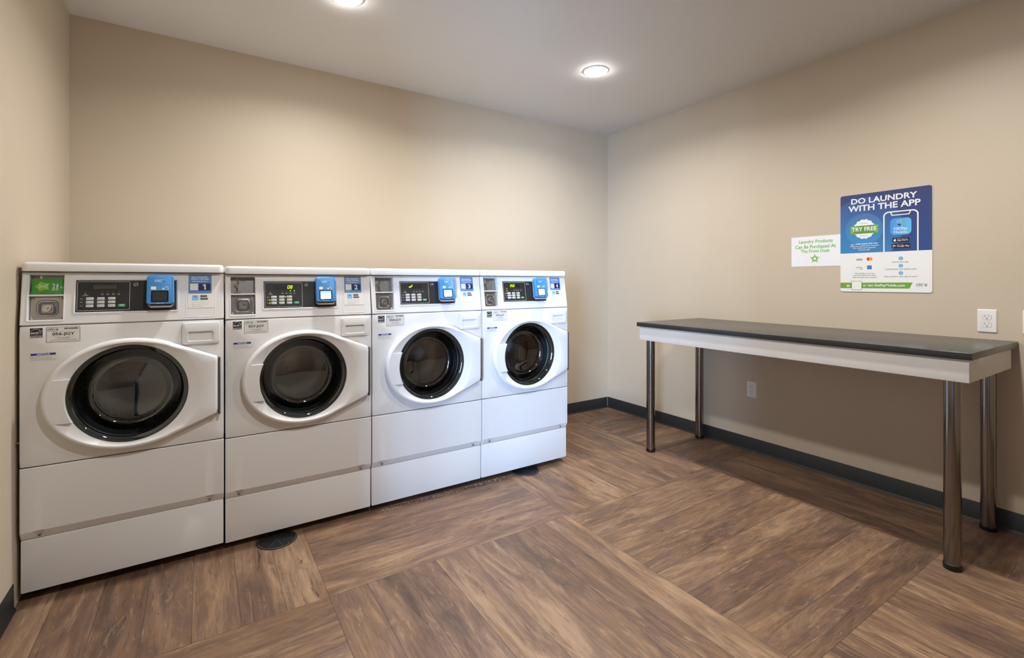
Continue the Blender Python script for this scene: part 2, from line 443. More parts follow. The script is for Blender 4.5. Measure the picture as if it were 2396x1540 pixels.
# ------------------------------------------------------------------ washers
CA = math.atan2(.035, .213)
def frames():
    o = (-W/2, -.35, 0)
    front = Fr(o)
    n = Vector((0, -math.cos(CA), math.sin(CA))); uz = Vector((0, math.sin(CA), math.cos(CA)))/math.cos(CA)
    con = Fr(Vector(o)-uz*1.08+Vector((0, 0, 1.08)), (1, 0, 0), uz, n)   # z argument = height above floor
    return front, con
FRONT, CON = frames()
DCX, DCZ = .343, .785
def door_outline(n):
    pts = []
    for i in range(n):
        a = 2*PI*i/n; c, s_ = math.cos(a), math.sin(a)
        if c < 0: r = 1/math.sqrt((c/.275)**2+(s_/.232)**2)
        else:
            r = 1/math.sqrt((c/.30)**2+(s_/.232)**2); x, z = r*c, r*s_
            if x > .140:                              # straight runs to the hinge side
                # upper line through (.144,.2036) slope -.43, lower mirrored a little steeper
                cand = []
                if s_ > 0: cand.append(.2636/(s_+.43*c) if (s_+.43*c) > 0 else 9)
                else: cand.append(.2636/(-s_+.43*c) if (-s_+.43*c) > 0 else 9)
                cand.append(.317/c)
                r = min(cand)
        pts.append((c*r, s_*r, r))
    return pts
BASE = {}
def shared(key, fn, name, parent):
    if key in BASE:
        o = bpy.data.objects.new(name, BASE[key]); C.objects.link(o); o.parent = parent; return o
    o = fn(); BASE[key] = o.data; o.name = name; o.parent = parent; return o

def csc_logo(m_, x0, z0, x1, z1, n, ink, fr=None, under=True):       # slanted letters with the folded kite mark
    w = x1-x0; h = z1-z0
    m_.text('CSC', x0, z0+h*.28, x0+w*.66, z0+h*.86, n, ink, .035, .25, fr)
    if under: m_.rect(x0, z0+h*.05, x0+w*.62, z0+h*.11, n, ink, fr)
    kx = x0+w*.72; kw = w*.28
    def q(*p): return [(kx+a*kw, z0+b*h) for a, b in p]
    m_.flat(q((0, .78), (.62, 1), (.5, .48), (.12, .46)), n, 'csc_light', fr)
    m_.flat(q((.62, .55), (.98, .94), (.9, .30), (.66, .30)), n, 'csc_lime', fr)
    m_.flat(q((.08, .40), (.52, .44), (.66, .30), (.55, 0)), n, 'csc_navy', fr)
SEG = {'0': 'abcdef', '8': 'abcdefg', 'o': 'cdeg', 'F': 'aefg', '2': 'abged', '5': 'afgcd'}
def seven(m_, x, z, w, h, segs, n, mt, dot=False):
    t = w*.2; sl = .16
    def q(a, b, c, d): m_.flat([(x+p+(r_-0)*sl, z+r_) for p, r_ in ((a, b), (c, b), (c, d), (a, d))], n, mt)
    for s_ in segs:
        if s_ == 'a': q(t*.6, h-t, w-t*.6, h)
        if s_ == 'g': q(t*.6, h/2-t/2, w-t*.6, h/2+t/2)
        if s_ == 'd': q(t*.6, 0, w-t*.6, t)
        if s_ == 'f': q(0, h/2+t*.3, t, h-t*.4)
        if s_ == 'b': q(w-t, h/2+t*.3, w, h-t*.4)
        if s_ == 'e': q(0, t*.4, t, h/2-t*.3)
        if s_ == 'c': q(w-t, t*.4, w, h/2-t*.3)
    if dot: m_.rect(x+w+.0004, z, x+w+.0018, z+t, n, mt)

def washer(i, label, digits, dstart, leds, plate_no, num, lit):
    zl = .005 if i == 0 else 0
    root = thing('washing_machine', (i*W+W/2, -D+.35, zl), label, 'washing machine', 'white coin washers in a row')
    g = .0028; x0, x1 = g, W-g
    # cabinet behind the fronts
    def f():
        m_ = MB(FRONT)
        m_.slab(rr(x0+.001, .035, x1-.001, 1.292, .004, 2), -.70, -.66, 'enamel')
        # side, bottom and top skins; open at the front where drum and recesses sit
        lp = rr(x0+.001, .035, x1-.001, 1.292, .004, 2); li = inset(lp, .012)
        m_.loft([(lp, -.66), (lp, -.045), (li, -.045), (li, -.66)], 'enamel')
        return m_.build('cabinet', angle=40)
    shared('cab', f, 'cabinet', root)
    def f():
        m_ = MB(FRONT); pl = [(x0, 0), (x1, 0)]
        # plan outline (x, depth) with rounded front corners, lofted upward
        def plan(e):
            a = .022-e*.4; pts = []
            for cx, a0, a1 in ((x0+e+a, 180, 270), (x1-e-a, 270, 360)):
                for k in range(7):
                    t = R(a0+(a1-a0)*k/6); pts.append((cx+a*math.cos(t), -.337+e+a+a*math.sin(t)))
            return pts+[(x1-e, .35-e), (x0+e, .35-e)]
        lev = [(plan(.003), 1.2955), (plan(.0), 1.2975), (plan(.0), 1.322), (plan(.002), 1.328), (plan(.006), 1.3315), (plan(.013), 1.3328)]
        vs, fs = [], []; k = len(lev[0][0])
        for p, z in lev: vs += [(x-W/2, y, z) for x, y in p]
        for j in range(len(lev)-1):
            for q in range(k): fs.append((j*k+q, j*k+(q+1) % k, (j+1)*k+(q+1) % k, (j+1)*k+q))
        fs += [tuple(reversed(range(k))), tuple((len(lev)-1)*k+q for q in range(k))]
        m_.raw(vs, fs, 'enamel'); return m_.build('top_cover', angle=35)
    shared('top', f, 'top_cover', root)

    # console fascia with a real opening for the coin recess
    RX0, RX1, RZ0, RZ1, RD = .0255, .1275, 1.1035, 1.2835, 1.2005
    def f():
        m_ = MB(CON); lo, hi = 1.0835, 1.2925
        outer = [(x0, lo), (x1, lo), (x1, hi), (x0, hi)]
        hole = [(RX0, RZ0), (RX1, RZ0), (RX1, RZ1), (RX0, RZ1)]
        ro = rr(x0, lo, x1, hi, .004, 3); rh = rr(RX0, RZ0, RX1, RZ1, .0035, 3)
        m_.loft([(ro, -.03), (ro, -.003), (inset(ro, .003), 0), (rh, 0), (rh, -.036)], 'enamel_plastic')
        m_.loft([(rr(.0195, 1.0965, .1315, 1.2885, .006, 3), .0), (rr(.0205, 1.0975, .1305, 1.2875, .006, 3), .0016), (rr(.0235, 1.1005, .1285, 1.2855, .005, 3), .0016), (rh, -.001)], 'enamel_plastic')
        m_.slab([(RX0, RD-.003), (RX1, RD-.003), (RX1, RD+.003), (RX0, RD+.003)], -.036, -.001, 'enamel_plastic')
        b0 = rr(.157, 1.1225, .5115, 1.2675, .007, 4)
        m_.loft([(b0, 0), (inset(b0, .0012), .0022), (inset(b0, .0042), .0022), (inset(b0, .0062), .0006)], 'enamel_plastic')
        e0 = rr(.537, 1.0945, .6485, 1.2905, .005, 4)
        m_.loft([(e0, 0), (inset(e0, .0010), .0008), (inset(e0, .0022), .0008), (inset(e0, .0032), 0)], 'enamel_plastic')
        return m_.build('control_console', angle=30)
    con = shared('con', f, 'control_console', root)
    def f():
        m_ = MB(CON)
        m_.slab([(RX0+.0005, RD+.003), (RX1-.0005, RD+.003), (RX1-.0005, RZ1-.0005), (RX0+.0005, RZ1-.0005)], -.035, -.026, 'coin_grey')
        n = -.0255
        m_.slab([(.0520, 1.2800), (.0580, 1.2800), (.0625, 1.2520), (.0575, 1.2500), (.0530, 1.2580)], n-.001, n+.004, 'chrome')
        m_.slab([(.0555, 1.2775), (.0570, 1.2775), (.0605, 1.2555), (.0585, 1.2555)], n, n+.0043, 'seam_dark')
        m_.cyl(CON.P(.0490, 1.2440, n), CON.P(.0490, 1.2440, n+.004), .0085, 'chrome', 20)
        m_.cyl(CON.P(.0490, 1.2440, n+.004), CON.P(.0490, 1.2440, n+.012), .0052, 'chrome', 20, .003)
        m_.slab([(.0480, 1.2370), (.0565, 1.2370), (.0580, 1.2130), (.0500, 1.2130)], n-.001, n+.003, 'chrome')
        m_.slab([(.0510, 1.2360), (.0542, 1.2360), (.0560, 1.2165), (.0525, 1.2165)], n, n+.0034, 'seam_dark')
        m_.slab([(.0420, 1.2110), (.0555, 1.2080), (.0680, 1.2110), (.0640, 1.2135), (.0450, 1.2135)], n-.001, n+.008, 'chrome')
        o = rr(.0640, 1.2610, .0880, 1.2705, .0045, 4); m_.outline(o, .0007, n, 'key_ink')
        m_.text('25\u00a2', .0715, 1.2635, .0805, 1.2682, n, 'key_ink', .02)
        return m_.build('coin_slot_plate', angle=40)
    shared('coin', f, 'coin_slot_plate', con)
    def f():
        m_ = MB(CON); b = rr(RX0+.0015, RZ0+.001, RX1-.001, RD-.0045, .003, 3)
        cx, cz = .0775, 1.150
        def sq(h, r): return rr(cx-h, cz-h*.97, cx+h, cz+h*.97, r, 5)
        bb = rr(RX0+.0015, RZ0+.001, RX1-.001, RD-.0045, .003, 5)
        m_.loft([(bb, -.033), (bb, -.021), (inset(bb, .001), -.020), (sq(.034, .018), -.020), (sq(.031, .016), -.0165), (sq(.027, .012), -.016),
                 (sq(.024, .011), -.020), (sq(.021, .009), -.0235), (sq(.0195, .008), -.022), (sq(.0175, .006), -.017)], 'stamped_steel', cap1=True)
        return m_.build('coin_box_door', angle=35)
    cb = shared('cbox', f, 'coin_box_door', root)
    def f():
        m_ = MB(CON); cx, cz = .0775, 1.150; n1 = -.008
        m_.loft([(circ(cx, cz, .0135, 28), -.017), (circ(cx, cz, .013, 28), n1-.001), (circ(cx, cz, .012, 28), n1)], 'chrome', cap1=True)
        m_.flat([(cx+.001, cz+.0018), (cx+.0095, cz+.0018), (cx+.0095, cz), (cx+.003, cz), (cx+.003, cz-.004), (cx+.001, cz-.004)], n1+.0002, 'seam_dark')
        return m_.build('key_lock', angle=40)
    shared('lock', f, 'key_lock', cb)
    for k, (sx, sz) in enumerate(((.0345, 1.189), (.1185, 1.189), (.0345, 1.112), (.1185, 1.112))):
        def f():
            m_ = MB(CON); m_.loft([(circ(sx, sz, .0052, 16), -.020), (circ(sx, sz, .0045, 16), -.0185), (circ(sx, sz, .0025, 16), -.0172)], 'chrome', cap1=True)
            m_.loft([(circ(sx, sz, .0013, 6), -.0171)]*2, 'seam_dark', cap1=True); return m_.build('screw', angle=50)
        shared('cs%d' % k, f, 'screw', cb)

    # black control overlay
    def f():
        m_ = MB(CON); m_.slab([(.1645, 1.1295), (.5025, 1.1295), (.5025, 1.2600), (.1645, 1.2600)], 0, .0009, 'overlay_black')
        n = .0012
        m_.outline(rr(.1685, 1.1350, .3385, 1.2545, .003, 3), .0010, n, 'white_print')
        m_.rect(.1715, 1.1380, .3355, 1.2510, .0010, 'overlay_black')
        m_.rect(.2150, 1.2215, .2960, 1.2425, n, 'display_hole')
        for k, s_ in enumerate(('WASH', 'RINSE', 'SPIN', 'DOOR')):
            cx = .2475+.018*k
            m_.text(s_, cx-.0045, 1.1995, cx+.0045, 1.2015, n, 'white_print', .03)
            m_.outline(rr(cx-.0042, 1.2032, cx+.0042, 1.2072, .0012, 2), .0006, n, 'dim_print')
            m_.rect(cx-.0025, 1.2046, cx+.0025, 1.2053, n, 'dim_print')
        m_.text('INSERT', .1905, 1.1998, .1995, 1.2016, n, 'white_print', .02)
        m_.text('COINS TO START', .1840, 1.1958, .2040, 1.1978, n, 'white_print', .02)
        m_.flat([(.1895, 1.2075), (.1925, 1.2085), (.1985, 1.2045), (.1905, 1.2045)], n, 'dim_print')
        for s_, z in (('Soil', 1.1840), ('Cycle', 1.1695), ('Temp', 1.1545)): m_.text(s_, .1780, z-.0014, .1862, z+.0014, n, 'white_print', .02)
        for z in (1.1768, 1.1621): m_.rect(.1775, z-.0004, .2640, z+.0004, n, 'dim_print')
        m_.text('ADA', .4890, 1.1315, .4990, 1.1332, n, 'dim_print')
        return m_.build('control_overlay')
    ov = shared('overlay', f, 'control_overlay', root)
    # display digits differ machine by machine
    m_ = MB(CON); m_.rect(.2180, 1.2235, .2945, 1.2405, .0014, 'display_off' if i == 0 else 'display_hole')
    for k in range(6):
        x = .2190+k*.0126; j = k-dstart
        if 0 <= j < len(digits): seven(m_, x, 1.2245, .0095, .0155, SEG[digits[j]], .0017, 'led_lit', dot=(digits == '250' and j == 0))
        else: seven(m_, x, 1.2245, .0095, .0155, 'abcdefg', .0016, 'display_ghost' if i else 'display_dim')
    d = m_.build('digital_display', ov); d['label'] = ('unlit brown digit display', 'green digits reading 08', 'green digits reading oF', 'green digits reading 2.50')[i]
    names = [('LIGHT', 'MEDIUM', 'HEAVY'), ('NORMAL', 'PERM PRESS', 'DELICATES'), ('HOT', 'WARM', 'COLD')]
    for r_ in range(3):
        for c_ in range(3):
            bx = (.1965, .2315, .2665)[c_]; bz = 1.1787-.0149*r_
            def f():
                m_ = MB(CON); m_.slab(rr(bx, bz, bx+.0240, bz+.0107, .0018, 3), .0008, .0019, 'key_white', bev=.0004)
                m_.text(names[r_][c_], bx+.0100, bz+.0038, bx+.0215, bz+.0068, .0021, 'key_ink', .01)
                m_.outline(circ(bx+.0055, bz+.0053, .0024, 8), .0007, .0021, 'key_ink')
                return m_.build('button', angle=40)
            shared('btn%d%d' % (r_, c_), f, 'button', ov)
    def f():
        m_ = MB(CON); m_.slab(rr(.3000, 1.1489, .3228, 1.1596, .0015, 3), .0008, .0019, 'start_green', bev=.0004)
        m_.text('START', .3050, 1.1545, .3180, 1.1575, .0021, 'white_print', .03); m_.rect(.3095, 1.1512, .3130, 1.1528, .0021, 'white_print')
        return m_.build('start_button', angle=40)
    sb = shared('start', f, 'start_button', ov); sb['label'] = 'green start button'
    spots = {('t', k): (.2475+.018*k, 1.2140) for k in range(4)}; spots[('i', 0)] = (.1945, 1.2140)
    for r_ in range(3):
        for c_ in range(3): spots[(r_, c_)] = ((.1903, .2258, .2608)[c_], 1.1840-.0149*r_)
    spots[('s', 0)] = (.2955, 1.1542)
    for k, (sx, sz) in spots.items():
        on = k in leds
        def f():
            m_ = MB(CON); m_.slab(circ(sx, sz, .0021 if on else .0011, 10), .0008, .0017, 'led_lit' if on else 'led_off'); return m_.build('indicator_light')
        o = shared('led%s%s%d' % (k[0], k[1], on), f, 'indicator_light', ov)
        if on: o['label'] = 'lit green indicator light'
    def f():
        m_ = MB(CON); c_ = (.3590, 1.2425)
        m_.loft([(circ(*c_, .0088, 28), .0008), (circ(*c_, .0088, 28), .003), (circ(*c_, .0072, 28), .0042), (circ(*c_, .0060, 28), .0034)], 'chrome')
        m_.loft([(circ(*c_, .0060, 28), .0034), (circ(*c_, .0058, 28), .0036)], 'screw_steel', cap1=True)
        m_.outline(circ(*c_, .0042, 16), .0012, .0040, 'seam_dark'); m_.rect(c_[0]-.0006, c_[1]-.003, c_[0]+.0006, c_[1]+.003, .0041, 'seam_dark')
        return m_.build('service_lock', angle=40)
    shared('slock', f, 'service_lock', ov)

    # blue card reader
    A0, A1, B0, B1 = .3965, .4955, 1.1520, 1.2790
    def f():
        m_ = MB(CON)
        m_.slab([(A0+.004, B0+.001), (A1-.002, B0+.001), (A1-.002, B1-.006), (A0+.004, B1-.006)], 0, .012, 'reader_grey')
        def lp(e, cut): return [(A0+e, B0+.006), (A0+.012+e*.5, B0), (A1-.012-e*.5, B0), (A1-e, B0+.006), (A1-e-.0012, B1-.014), (A1-e-.004, B1-.006), (A1-e-.010, B1-.0015-e), (A1-e-.018, B1-e),
                                (A0+e+.016, B1-e), (A0+e+.009, B1-.0015-e), (A0+e+.004, B1-.006), (A0+e+.0012, B1-.014)]
        m_.loft([(lp(.001, 0), .010), (lp(0, 0), .030), (lp(.0012, 0), .0355), (lp(.004, 0), .0375)], 'reader_blue', cap0=True, cap1=True)
        n = .0378
        csc_logo(m_, .4260, 1.2470, .4650, 1.2590, n, 'white_print')
        m_.rect(.4130, 1.2140, .4310, 1.2275, n, 'white_print')
        m_.outline([(.4340, 1.2140), (.4510, 1.2140), (.4510, 1.2275), (.4340, 1.2275)], .0005, n, 'poster_pale')
        m_.text('SCAN', .4370, 1.2165, .4480, 1.2185, n, 'poster_pale', .02); m_.outline(circ(.4425, 1.2225, .0026, 8), .0006, n, 'poster_pale')
        m_.rect(.4520, 1.2230, .4620, 1.2255, n, 'poster_pale'); m_.flat(rr(.4625, 1.2215, .4755, 1.2280, .0012, 2), n, 'poster_pale')
        m_.flat(rr(.4515, 1.2145, .4620, 1.2200, .002, 2), n, 'white_print'); m_.flat([(.4640, 1.2145), (.4755, 1.2145), (.4755, 1.2185)], n, 'white_print')
        m_.outline([(.4385, 1.2700), (.4540, 1.2700), (.4560, 1.2740), (.4365, 1.2740)], .0006, n, 'poster_pale'); m_.rect(.4445, 1.2710, .4485, 1.2725, n, 'poster_pale')
        m_.rect(.4330, 1.1545, .4390, 1.1560, n, 'white_print'); m_.text('INSERT CARD', .4400, 1.1545, .4520, 1.1575, n, 'white_print', .02); m_.rect(.4530, 1.1545, .4590, 1.1560, n, 'white_print')
        return m_.build('card_reader', angle=35)
    rd = shared('reader', f, 'card_reader', root); rd['label'] = 'blue card reader box'
    m_ = MB(CON); n = .0378
    m_.slab(rr(.4140, 1.1610, .4745, 1.2095, .004, 4), n-.001, n+.0006, 'black_gloss')
    m_.rect(.4180, 1.1645, .4700, 1.2050, n+.0008, 'screen_lit' if lit else 'screen_off')
    if lit:
        m_.rect(.4180, 1.1975, .4700, 1.2005, n+.0010, 'screen_green'); m_.text(lit, .4215, 1.1830, .4665, 1.1870, n+.0010, 'screen_ink', .0)
        m_.flat(circ(.4290, 1.1625, .0016, 10), n+.0012, 'led_lit')
    sc = m_.build('reader_screen', rd); sc['label'] = 'lit pale screen in black surround' if lit else 'dark unlit screen'
    def f():
        m_ = MB(CON)
        m_.slab([(A0+.004, B0-.002), (A0+.013, B0-.010), (A1-.010, B0-.010), (A1-.003, B0-.002)], .004, .024, 'reader_grey')
        m_.slab([(A0+.013, B0-.004), (A1-.010, B0-.004), (A1-.012, B0+.0005), (A0+.014, B0+.0005)], .010, .034, 'black_gloss')
        m_.slab([(A0+.014, B0-.0125), (A1-.011, B0-.0125), (A1-.011, B0-.0085), (A0+.014, B0-.0085)], .004, .033, 'reader_grey')
        return m_.build('card_slot')
    shared('tray', f, 'card_slot', rd)
    # numbered sticker
    m_ = MB(CON); n = .0009; m_.slab(rr(.5445, 1.1355, .6425, 1.2885, .002, 2), 0, n, 'label_white')
    m_.flat(rr(.5465, 1.2005, .6355, 1.2870, .002, 3), n+.0003, 'sticker_blue'); q = n+.0006
    m_.text('DO LAUNDRY', .5585, 1.2710, .6205, 1.2775, q, 'white_print', .03); m_.text('WITH THE APP', .5560, 1.2620, .6240, 1.2685, q, 'white_print', .03)
    m_.text('GetPayMobile.com', .5600, 1.2520, .6185, 1.2580, q, 'white_print', .02)
    m_.rect(.5505, 1.2135, .6310, 1.2465, q, 'navy'); m_.flat(rr(.5520, 1.2148, .5835, 1.2455, .001, 2), q+.0003, 'label_white')
    nw = .0085
    if num == '1': m_.flat([(.6075+a, 1.2175+b) for a, b in ((-.001, 0), (.0050, 0), (.0050, .0250), (-.0005, .0250), (-.0075, .0215), (-.0060, .0170), (-.001, .0190))], q+.0003, 'white_print')
    else: m_.text(num, .6075-nw, 1.2175, .6075+nw, 1.2425, q+.0003, 'white_print', .05); m_.rect(.5555, 1.2085, .5775, 1.2100, q, 'white_print')
    m_.flat(rr(.5600, 1.1690, .5840, 1.1930, .004, 4), n+.0003, 'csc_light'); m_.text('CSCPay', .5640, 1.1760, .5800, 1.1790, q, 'white_print', .02)
    m_.text('Mobile', .5640, 1.1715, .5800, 1.1745, q, 'white_print', .01); m_.flat([(.5690, 1.1870), (.5755, 1.1870), (.5720, 1.1820)], q, 'csc_navy')
    for z, s_ in ((1.1835, 'App Store'), (1.1715, 'Google Play')):
        x_ = .6175 if s_[0] == 'A' else .6210
        m_.flat(rr(.5905, z, x_, z+.0088, .001, 2), n+.0003, 'store_black'); m_.text(s_, .5985, z+.0020, x_-.002, z+.0062, q, 'white_print'); m_.flat([(.5925, z+.0022), (.5925, z+.0068), (.5960, z+.0045)], q, 'white_print')
    for z, w_, s_ in ((1.1600, .061, 'Know when laundry is done'), (1.1512, .052, 'No need to carry cards'), (1.1425, .033, 'Earn rewards')):
        m_.flat(circ(.5625, z, .0019, 10), n+.0003, 'star_light'); m_.text(s_, .5675, z-.0014, .5675+w_, z+.0016, n+.0003, 'grey_ink')
    st = m_.build('instruction_sticker', con); st['label'] = 'blue and white sticker with the number %s' % num

    # front panel with the door opening
    def f():
        m_ = MB(FRONT); lo, hi, N_ = .5285, 1.0795, 96; rad = .188
        def edge(e, rc):
            pts = []
            for q in range(N_):
                a = 2*PI*q/N_; c, s_ = math.cos(a), math.sin(a); r_ = 9
                if c > 1e-6: r_ = min(r_, (x1-e-DCX)/c)
                if c < -1e-6: r_ = min(r_, (x0+e-DCX)/c)
                if s_ > 1e-6: r_ = min(r_, (hi-e-DCZ)/s_)
                if s_ < -1e-6: r_ = min(r_, (lo+e-DCZ)/s_)
                pts.append((DCX+c*r_, DCZ+s_*r_))
            # snap the nearest samples onto the true corners
            for cx, cz in ((x1-e, hi-e), (x0+e, hi-e), (x0+e, lo+e), (x1-e, lo+e)):
                k = min(range(N_), key=lambda j: (pts[j][0]-cx)**2+(pts[j][1]-cz)**2)
                sx = 1 if cx > DCX else -1; sz = 1 if cz > DCZ else -1
                pts[k] = (cx-sx*rc*.3, cz-sz*rc*.3)
            return pts
        hole = circ(DCX, DCZ, rad, N_)
        m_.loft([(edge(0, .004), -.045), (edge(0, .004), -.004), (edge(.0012, .004), -.0012), (edge(.004, .004), 0), (circ(DCX, DCZ, .205, N_), 0), (hole, -.001), (hole, -.03)], 'enamel')
        return m_.build('front_panel', angle=35)
    fp = shared('front', f, 'front_panel', root)
    def f():
        m_ = MB(FRONT); o = rr(.5235, .9735, .6665, 1.0705, .010, 5); p = rr(.5445, .9865, .6425, 1.0305, .006, 5)
        up = [((x-.5935)*.93+.5935, z) for x, z in p]
        loops = [(o, 0), (o, .009), (inset(o, .0012), .0118), (inset(o, .004), .0130)]
        pn = [.0095-(.0) for _ in p]
        inner = [((x-.5935)*(.90 if z > 1.01 else .93)+.5935, z-(.0015 if z > 1.01 else -.004)) for x, z in p]
        innern = [.0012 if z > 1.01 else .0080 for x, z in p]
        m_.loft(loops+[(p, .0130), (inset(p, .0010), .0120), (inner, innern)], 'enamel_plastic', cap1=True)
        return m_.build('detergent_drawer', angle=35)
    shared('drawer', f, 'detergent_drawer', root)
    # labels on the front panel
    def f():
        m_ = MB(FRONT); e = [(.0330, 1.0340), (.0700, 1.0340), (.0700, 1.0720), (.0330, 1.0720)]
        m_.slab(e, 0, .0006, 'label_white'); q = .0009
        m_.rect(.0333, 1.0425, .0697, 1.0717, q, 'ink'); m_.rect(.0333, 1.0343, .0697, 1.0412, q, 'ink')
        m_.text('ENERGY STAR', .0350, 1.0355, .0680, 1.0398, q+.0003, 'label_white', .02)
        arc = [(.0335+.0358*k/10, 1.0590+.0100*math.sin(PI*k/10)) for k in range(11)]
        m_.flat(arc+[(x, z-.0012) for x, z in reversed(arc)], q+.0003, 'label_white')
        m_.text('energy', .0350, 1.0455, .0570, 1.0555, q+.0003, 'label_white', .02, .4)
        s_ = [(.0605+(.0078 if k % 2 == 0 else .0032)*math.sin(2*PI*k/10), 1.0545+(.0085 if k % 2 == 0 else .0034)*math.cos(2*PI*k/10)) for k in range(10)]
        m_.outline(s_, .0008, q+.0003, 'label_white'); return m_.build('energy_label')
    o = shared('es', f, 'energy_label', fp); o['label'] = 'small black energy rating label'
    m_ = MB(FRONT); px, pz = (.0795, 1.0125); o = rr(px, pz, px+.1020, pz+.0620, .004, 3)
    m_.slab(o, 0, .0006, 'label_white'); m_.outline(inset(o, .0002), .0012, .0009, 'ink'); q = .0009
    def tx(s_, a, b, c_, d_, mt='ink', bo=.02, sh=0): m_.text(s_, px+a, pz+b, px+c_, pz+d_, q, mt, bo, sh)
    csc_logo(m_, px+.0045, pz+.0455, px+.0370, pz+.0575, q, 'ink', under=False)
    tx('ServiceWorks', .0055, .0440, .0300, .0465, 'grey_ink')
    random.seed(7)
    x = px+.0540
    while x < px+.0960: w_ = random.choice((.0006, .0011, .0018)); m_.rect(x, pz+.0515, min(x+w_, px+.0965), pz+.0570, q, 'ink'); x += w_+random.choice((.0005, .0009))
    tx('Please use this machine ID when reporting service', .0190, .0415, .0820, .0432, 'grey_ink', 0)
    tx(plate_no, .0180, .0245, .0850, .0390, bo=.035)
    tx('For Service:', .0220, .0205, .0400, .0228, 'grey_ink', .01); tx('Para Servicio:', .0600, .0205, .0830, .0228, 'grey_ink', .01)
    tx('1-877-264-6622', .0330, .0150, .0700, .0185, 'ink', .02)
    tx('Visit our website: WWW.CSCSERVICEWORKS.COM', .0120, .0085, .0900, .0110, 'ink', .01)
    tx('For refunds or to request service please call or visit us online', .0100, .0040, .0940, .0062, 'grey_ink', .0)
    o = m_.build('machine_number_plate', fp); o['label'] = 'white number plate reading %s' % plate_no
    def f():
        m_ = MB(FRONT); m_.slab([(.0350, .9435), (.1080, .9435), (.1080, .9725), (.0350, .9725)], 0, .0005, 'label_white'); q = .0008
        m_.rect(.0352, .9640, .1078, .9723, q, 'notice_blue'); m_.text('NOTICE', .0535, .9652, .0905, .9712, q+.0003, 'white_print', .035)
        m_.outline([(.0350, .9435), (.1080, .9435), (.1080, .9725), (.0350, .9725)], .0004, q, 'grey_ink')
        for k, (s_, w_) in enumerate((('DOOR LOCK LIGHT must go out', .064), ('before attempting to open door.', .061), ('To open, push door in then pull out.', .070))):
            m_.text(s_, .0366, .9575-.0058*k, .0366+w_, .9608-.0058*k, q, 'ink', .015)
        return m_.build('notice_label')
    o = shared('notice', f, 'notice_label', fp); o['label'] = 'small label with blue NOTICE band'

    # door
    NS = 128
    def f():
        m_ = MB(FRONT); ol = door_outline(NS)
        def lp(fn): return [(DCX+x/r_*fn(r_), DCZ+z/r_*fn(r_)) for x, z, r_ in ol]
        def nn(fn): return [fn(r_) for _, _, r_ in ol]
        loops = [(lp(lambda r_: r_-.006), 0.001), (lp(lambda r_: r_-.001), .006), (lp(lambda r_: r_), .012), (lp(lambda r_: r_), .026), (lp(lambda r_: r_-.0025), .0335), (lp(lambda r_: r_-.008), .039),
                 (lp(lambda r_: r_-.014), .0405), (lp(lambda r_: min(r_-.016, .252)), .0405), (lp(lambda r_: min(r_-.018, .249)), .0395), (lp(lambda r_: .2090), .0255), (lp(lambda r_: .2055), .0245), (lp(lambda r_: .2045), .024), (lp(lambda r_: .2045), .004)]
        m_.loft(loops, 'enamel_plastic'); return m_.build('door', angle=32)
    door = shared('door', f, 'door', root)
    def f():
        m_ = MB(FRONT); z0, z1 = .6915, .8665
        def L_(z):                                   # outer curve, a little inside the rim
            dz = (z-DCZ)/.232; return DCX-.275*math.sqrt(max(0, 1-dz*dz))+.020
        def R_(z, rad=.2025): return DCX-math.sqrt(rad*rad-(z-DCZ)**2)
        zs = [z0+(z1-z0)*k/14 for k in range(15)]
        pts = [(R_(z), z) for z in zs]+[(L_(z), z) for z in reversed(zs)]
        n1 = [.0435]*15+[.0405]*15; k = len(pts)
        loops = [(pts, [.022]*15+[.036]*15), (pts, [.0425]*15+[.0396]*15), (inset(pts, .0010), [.0440]*15+[.0408]*15)]
        vs = []; fs = []
        for lp_, nn_ in loops: vs += [FRONT.P(x, z, n_) for (x, z), n_ in zip(lp_, nn_)]
        for j in range(2):
            for q in range(k): fs.append((j*k+q, j*k+(q+1) % k, (j+1)*k+(q+1) % k, (j+1)*k+q))
        for q in range(14):                          # face as a ladder of quads
            b_ = 2*k; fs.append((b_+q, b_+q+1, b_+k-2-q, b_+k-1-q))
        m_.raw(vs, fs, 'enamel_plastic'); return m_.build('door_handle', angle=32)
    shared('handle', f, 'door_handle', door)
    def f():
        m_ = MB(FRONT)
        prof = [(.2045, .0225), (.196, .0215), (.190, .019), (.183, .010), (.176, -.004), (.170, -.018), (.167, -.024), (.158, -.040), (.148, -.056), (.143, -.061), (.137, -.0625), (.131, -.060), (.126, -.0585), (.118, -.060), (.095, -.066), (.06, -.072), (.03, -.0745), (.006, -.075)]
        m_.lathe(prof, DCX, DCZ, 'door_glass', 96, cap=True); return m_.build('door_window', angle=60)
    dg = shared('glass', f, 'door_window', door); dg['label'] = 'dark round glass bowl'
    def f():
        m_ = MB(FRONT); m_.lathe([(.2045, .0200), (.2044, .0240), (.2005, .0240), (.2000, .0200)], DCX, DCZ, 'glass_edge', 96); m_.lathe([(.2044, .0160), (.2000, .0120), (.1865, .0080), (.1860, -.0100)], DCX, DCZ, 'black_rubber', 96); return m_.build('window_rim', angle=40)
    shared('rim', f, 'window_rim', door)
    def f():
        m_ = MB(FRONT)
        m_.slab([(.6605, .6500), (.6690, .6500), (.6690, .9085), (.6605, .9085)], 0, .030, 'hinge_steel')
        for k in range(36): m_.cyl(FRONT.P(.6650, .6520+k*.00712, .031), FRONT.P(.6650, .6580+k*.00712, .031), .0038, 'hinge_steel', 8)
        return m_.build('hinge')
    shared('hinge', f, 'hinge', door)
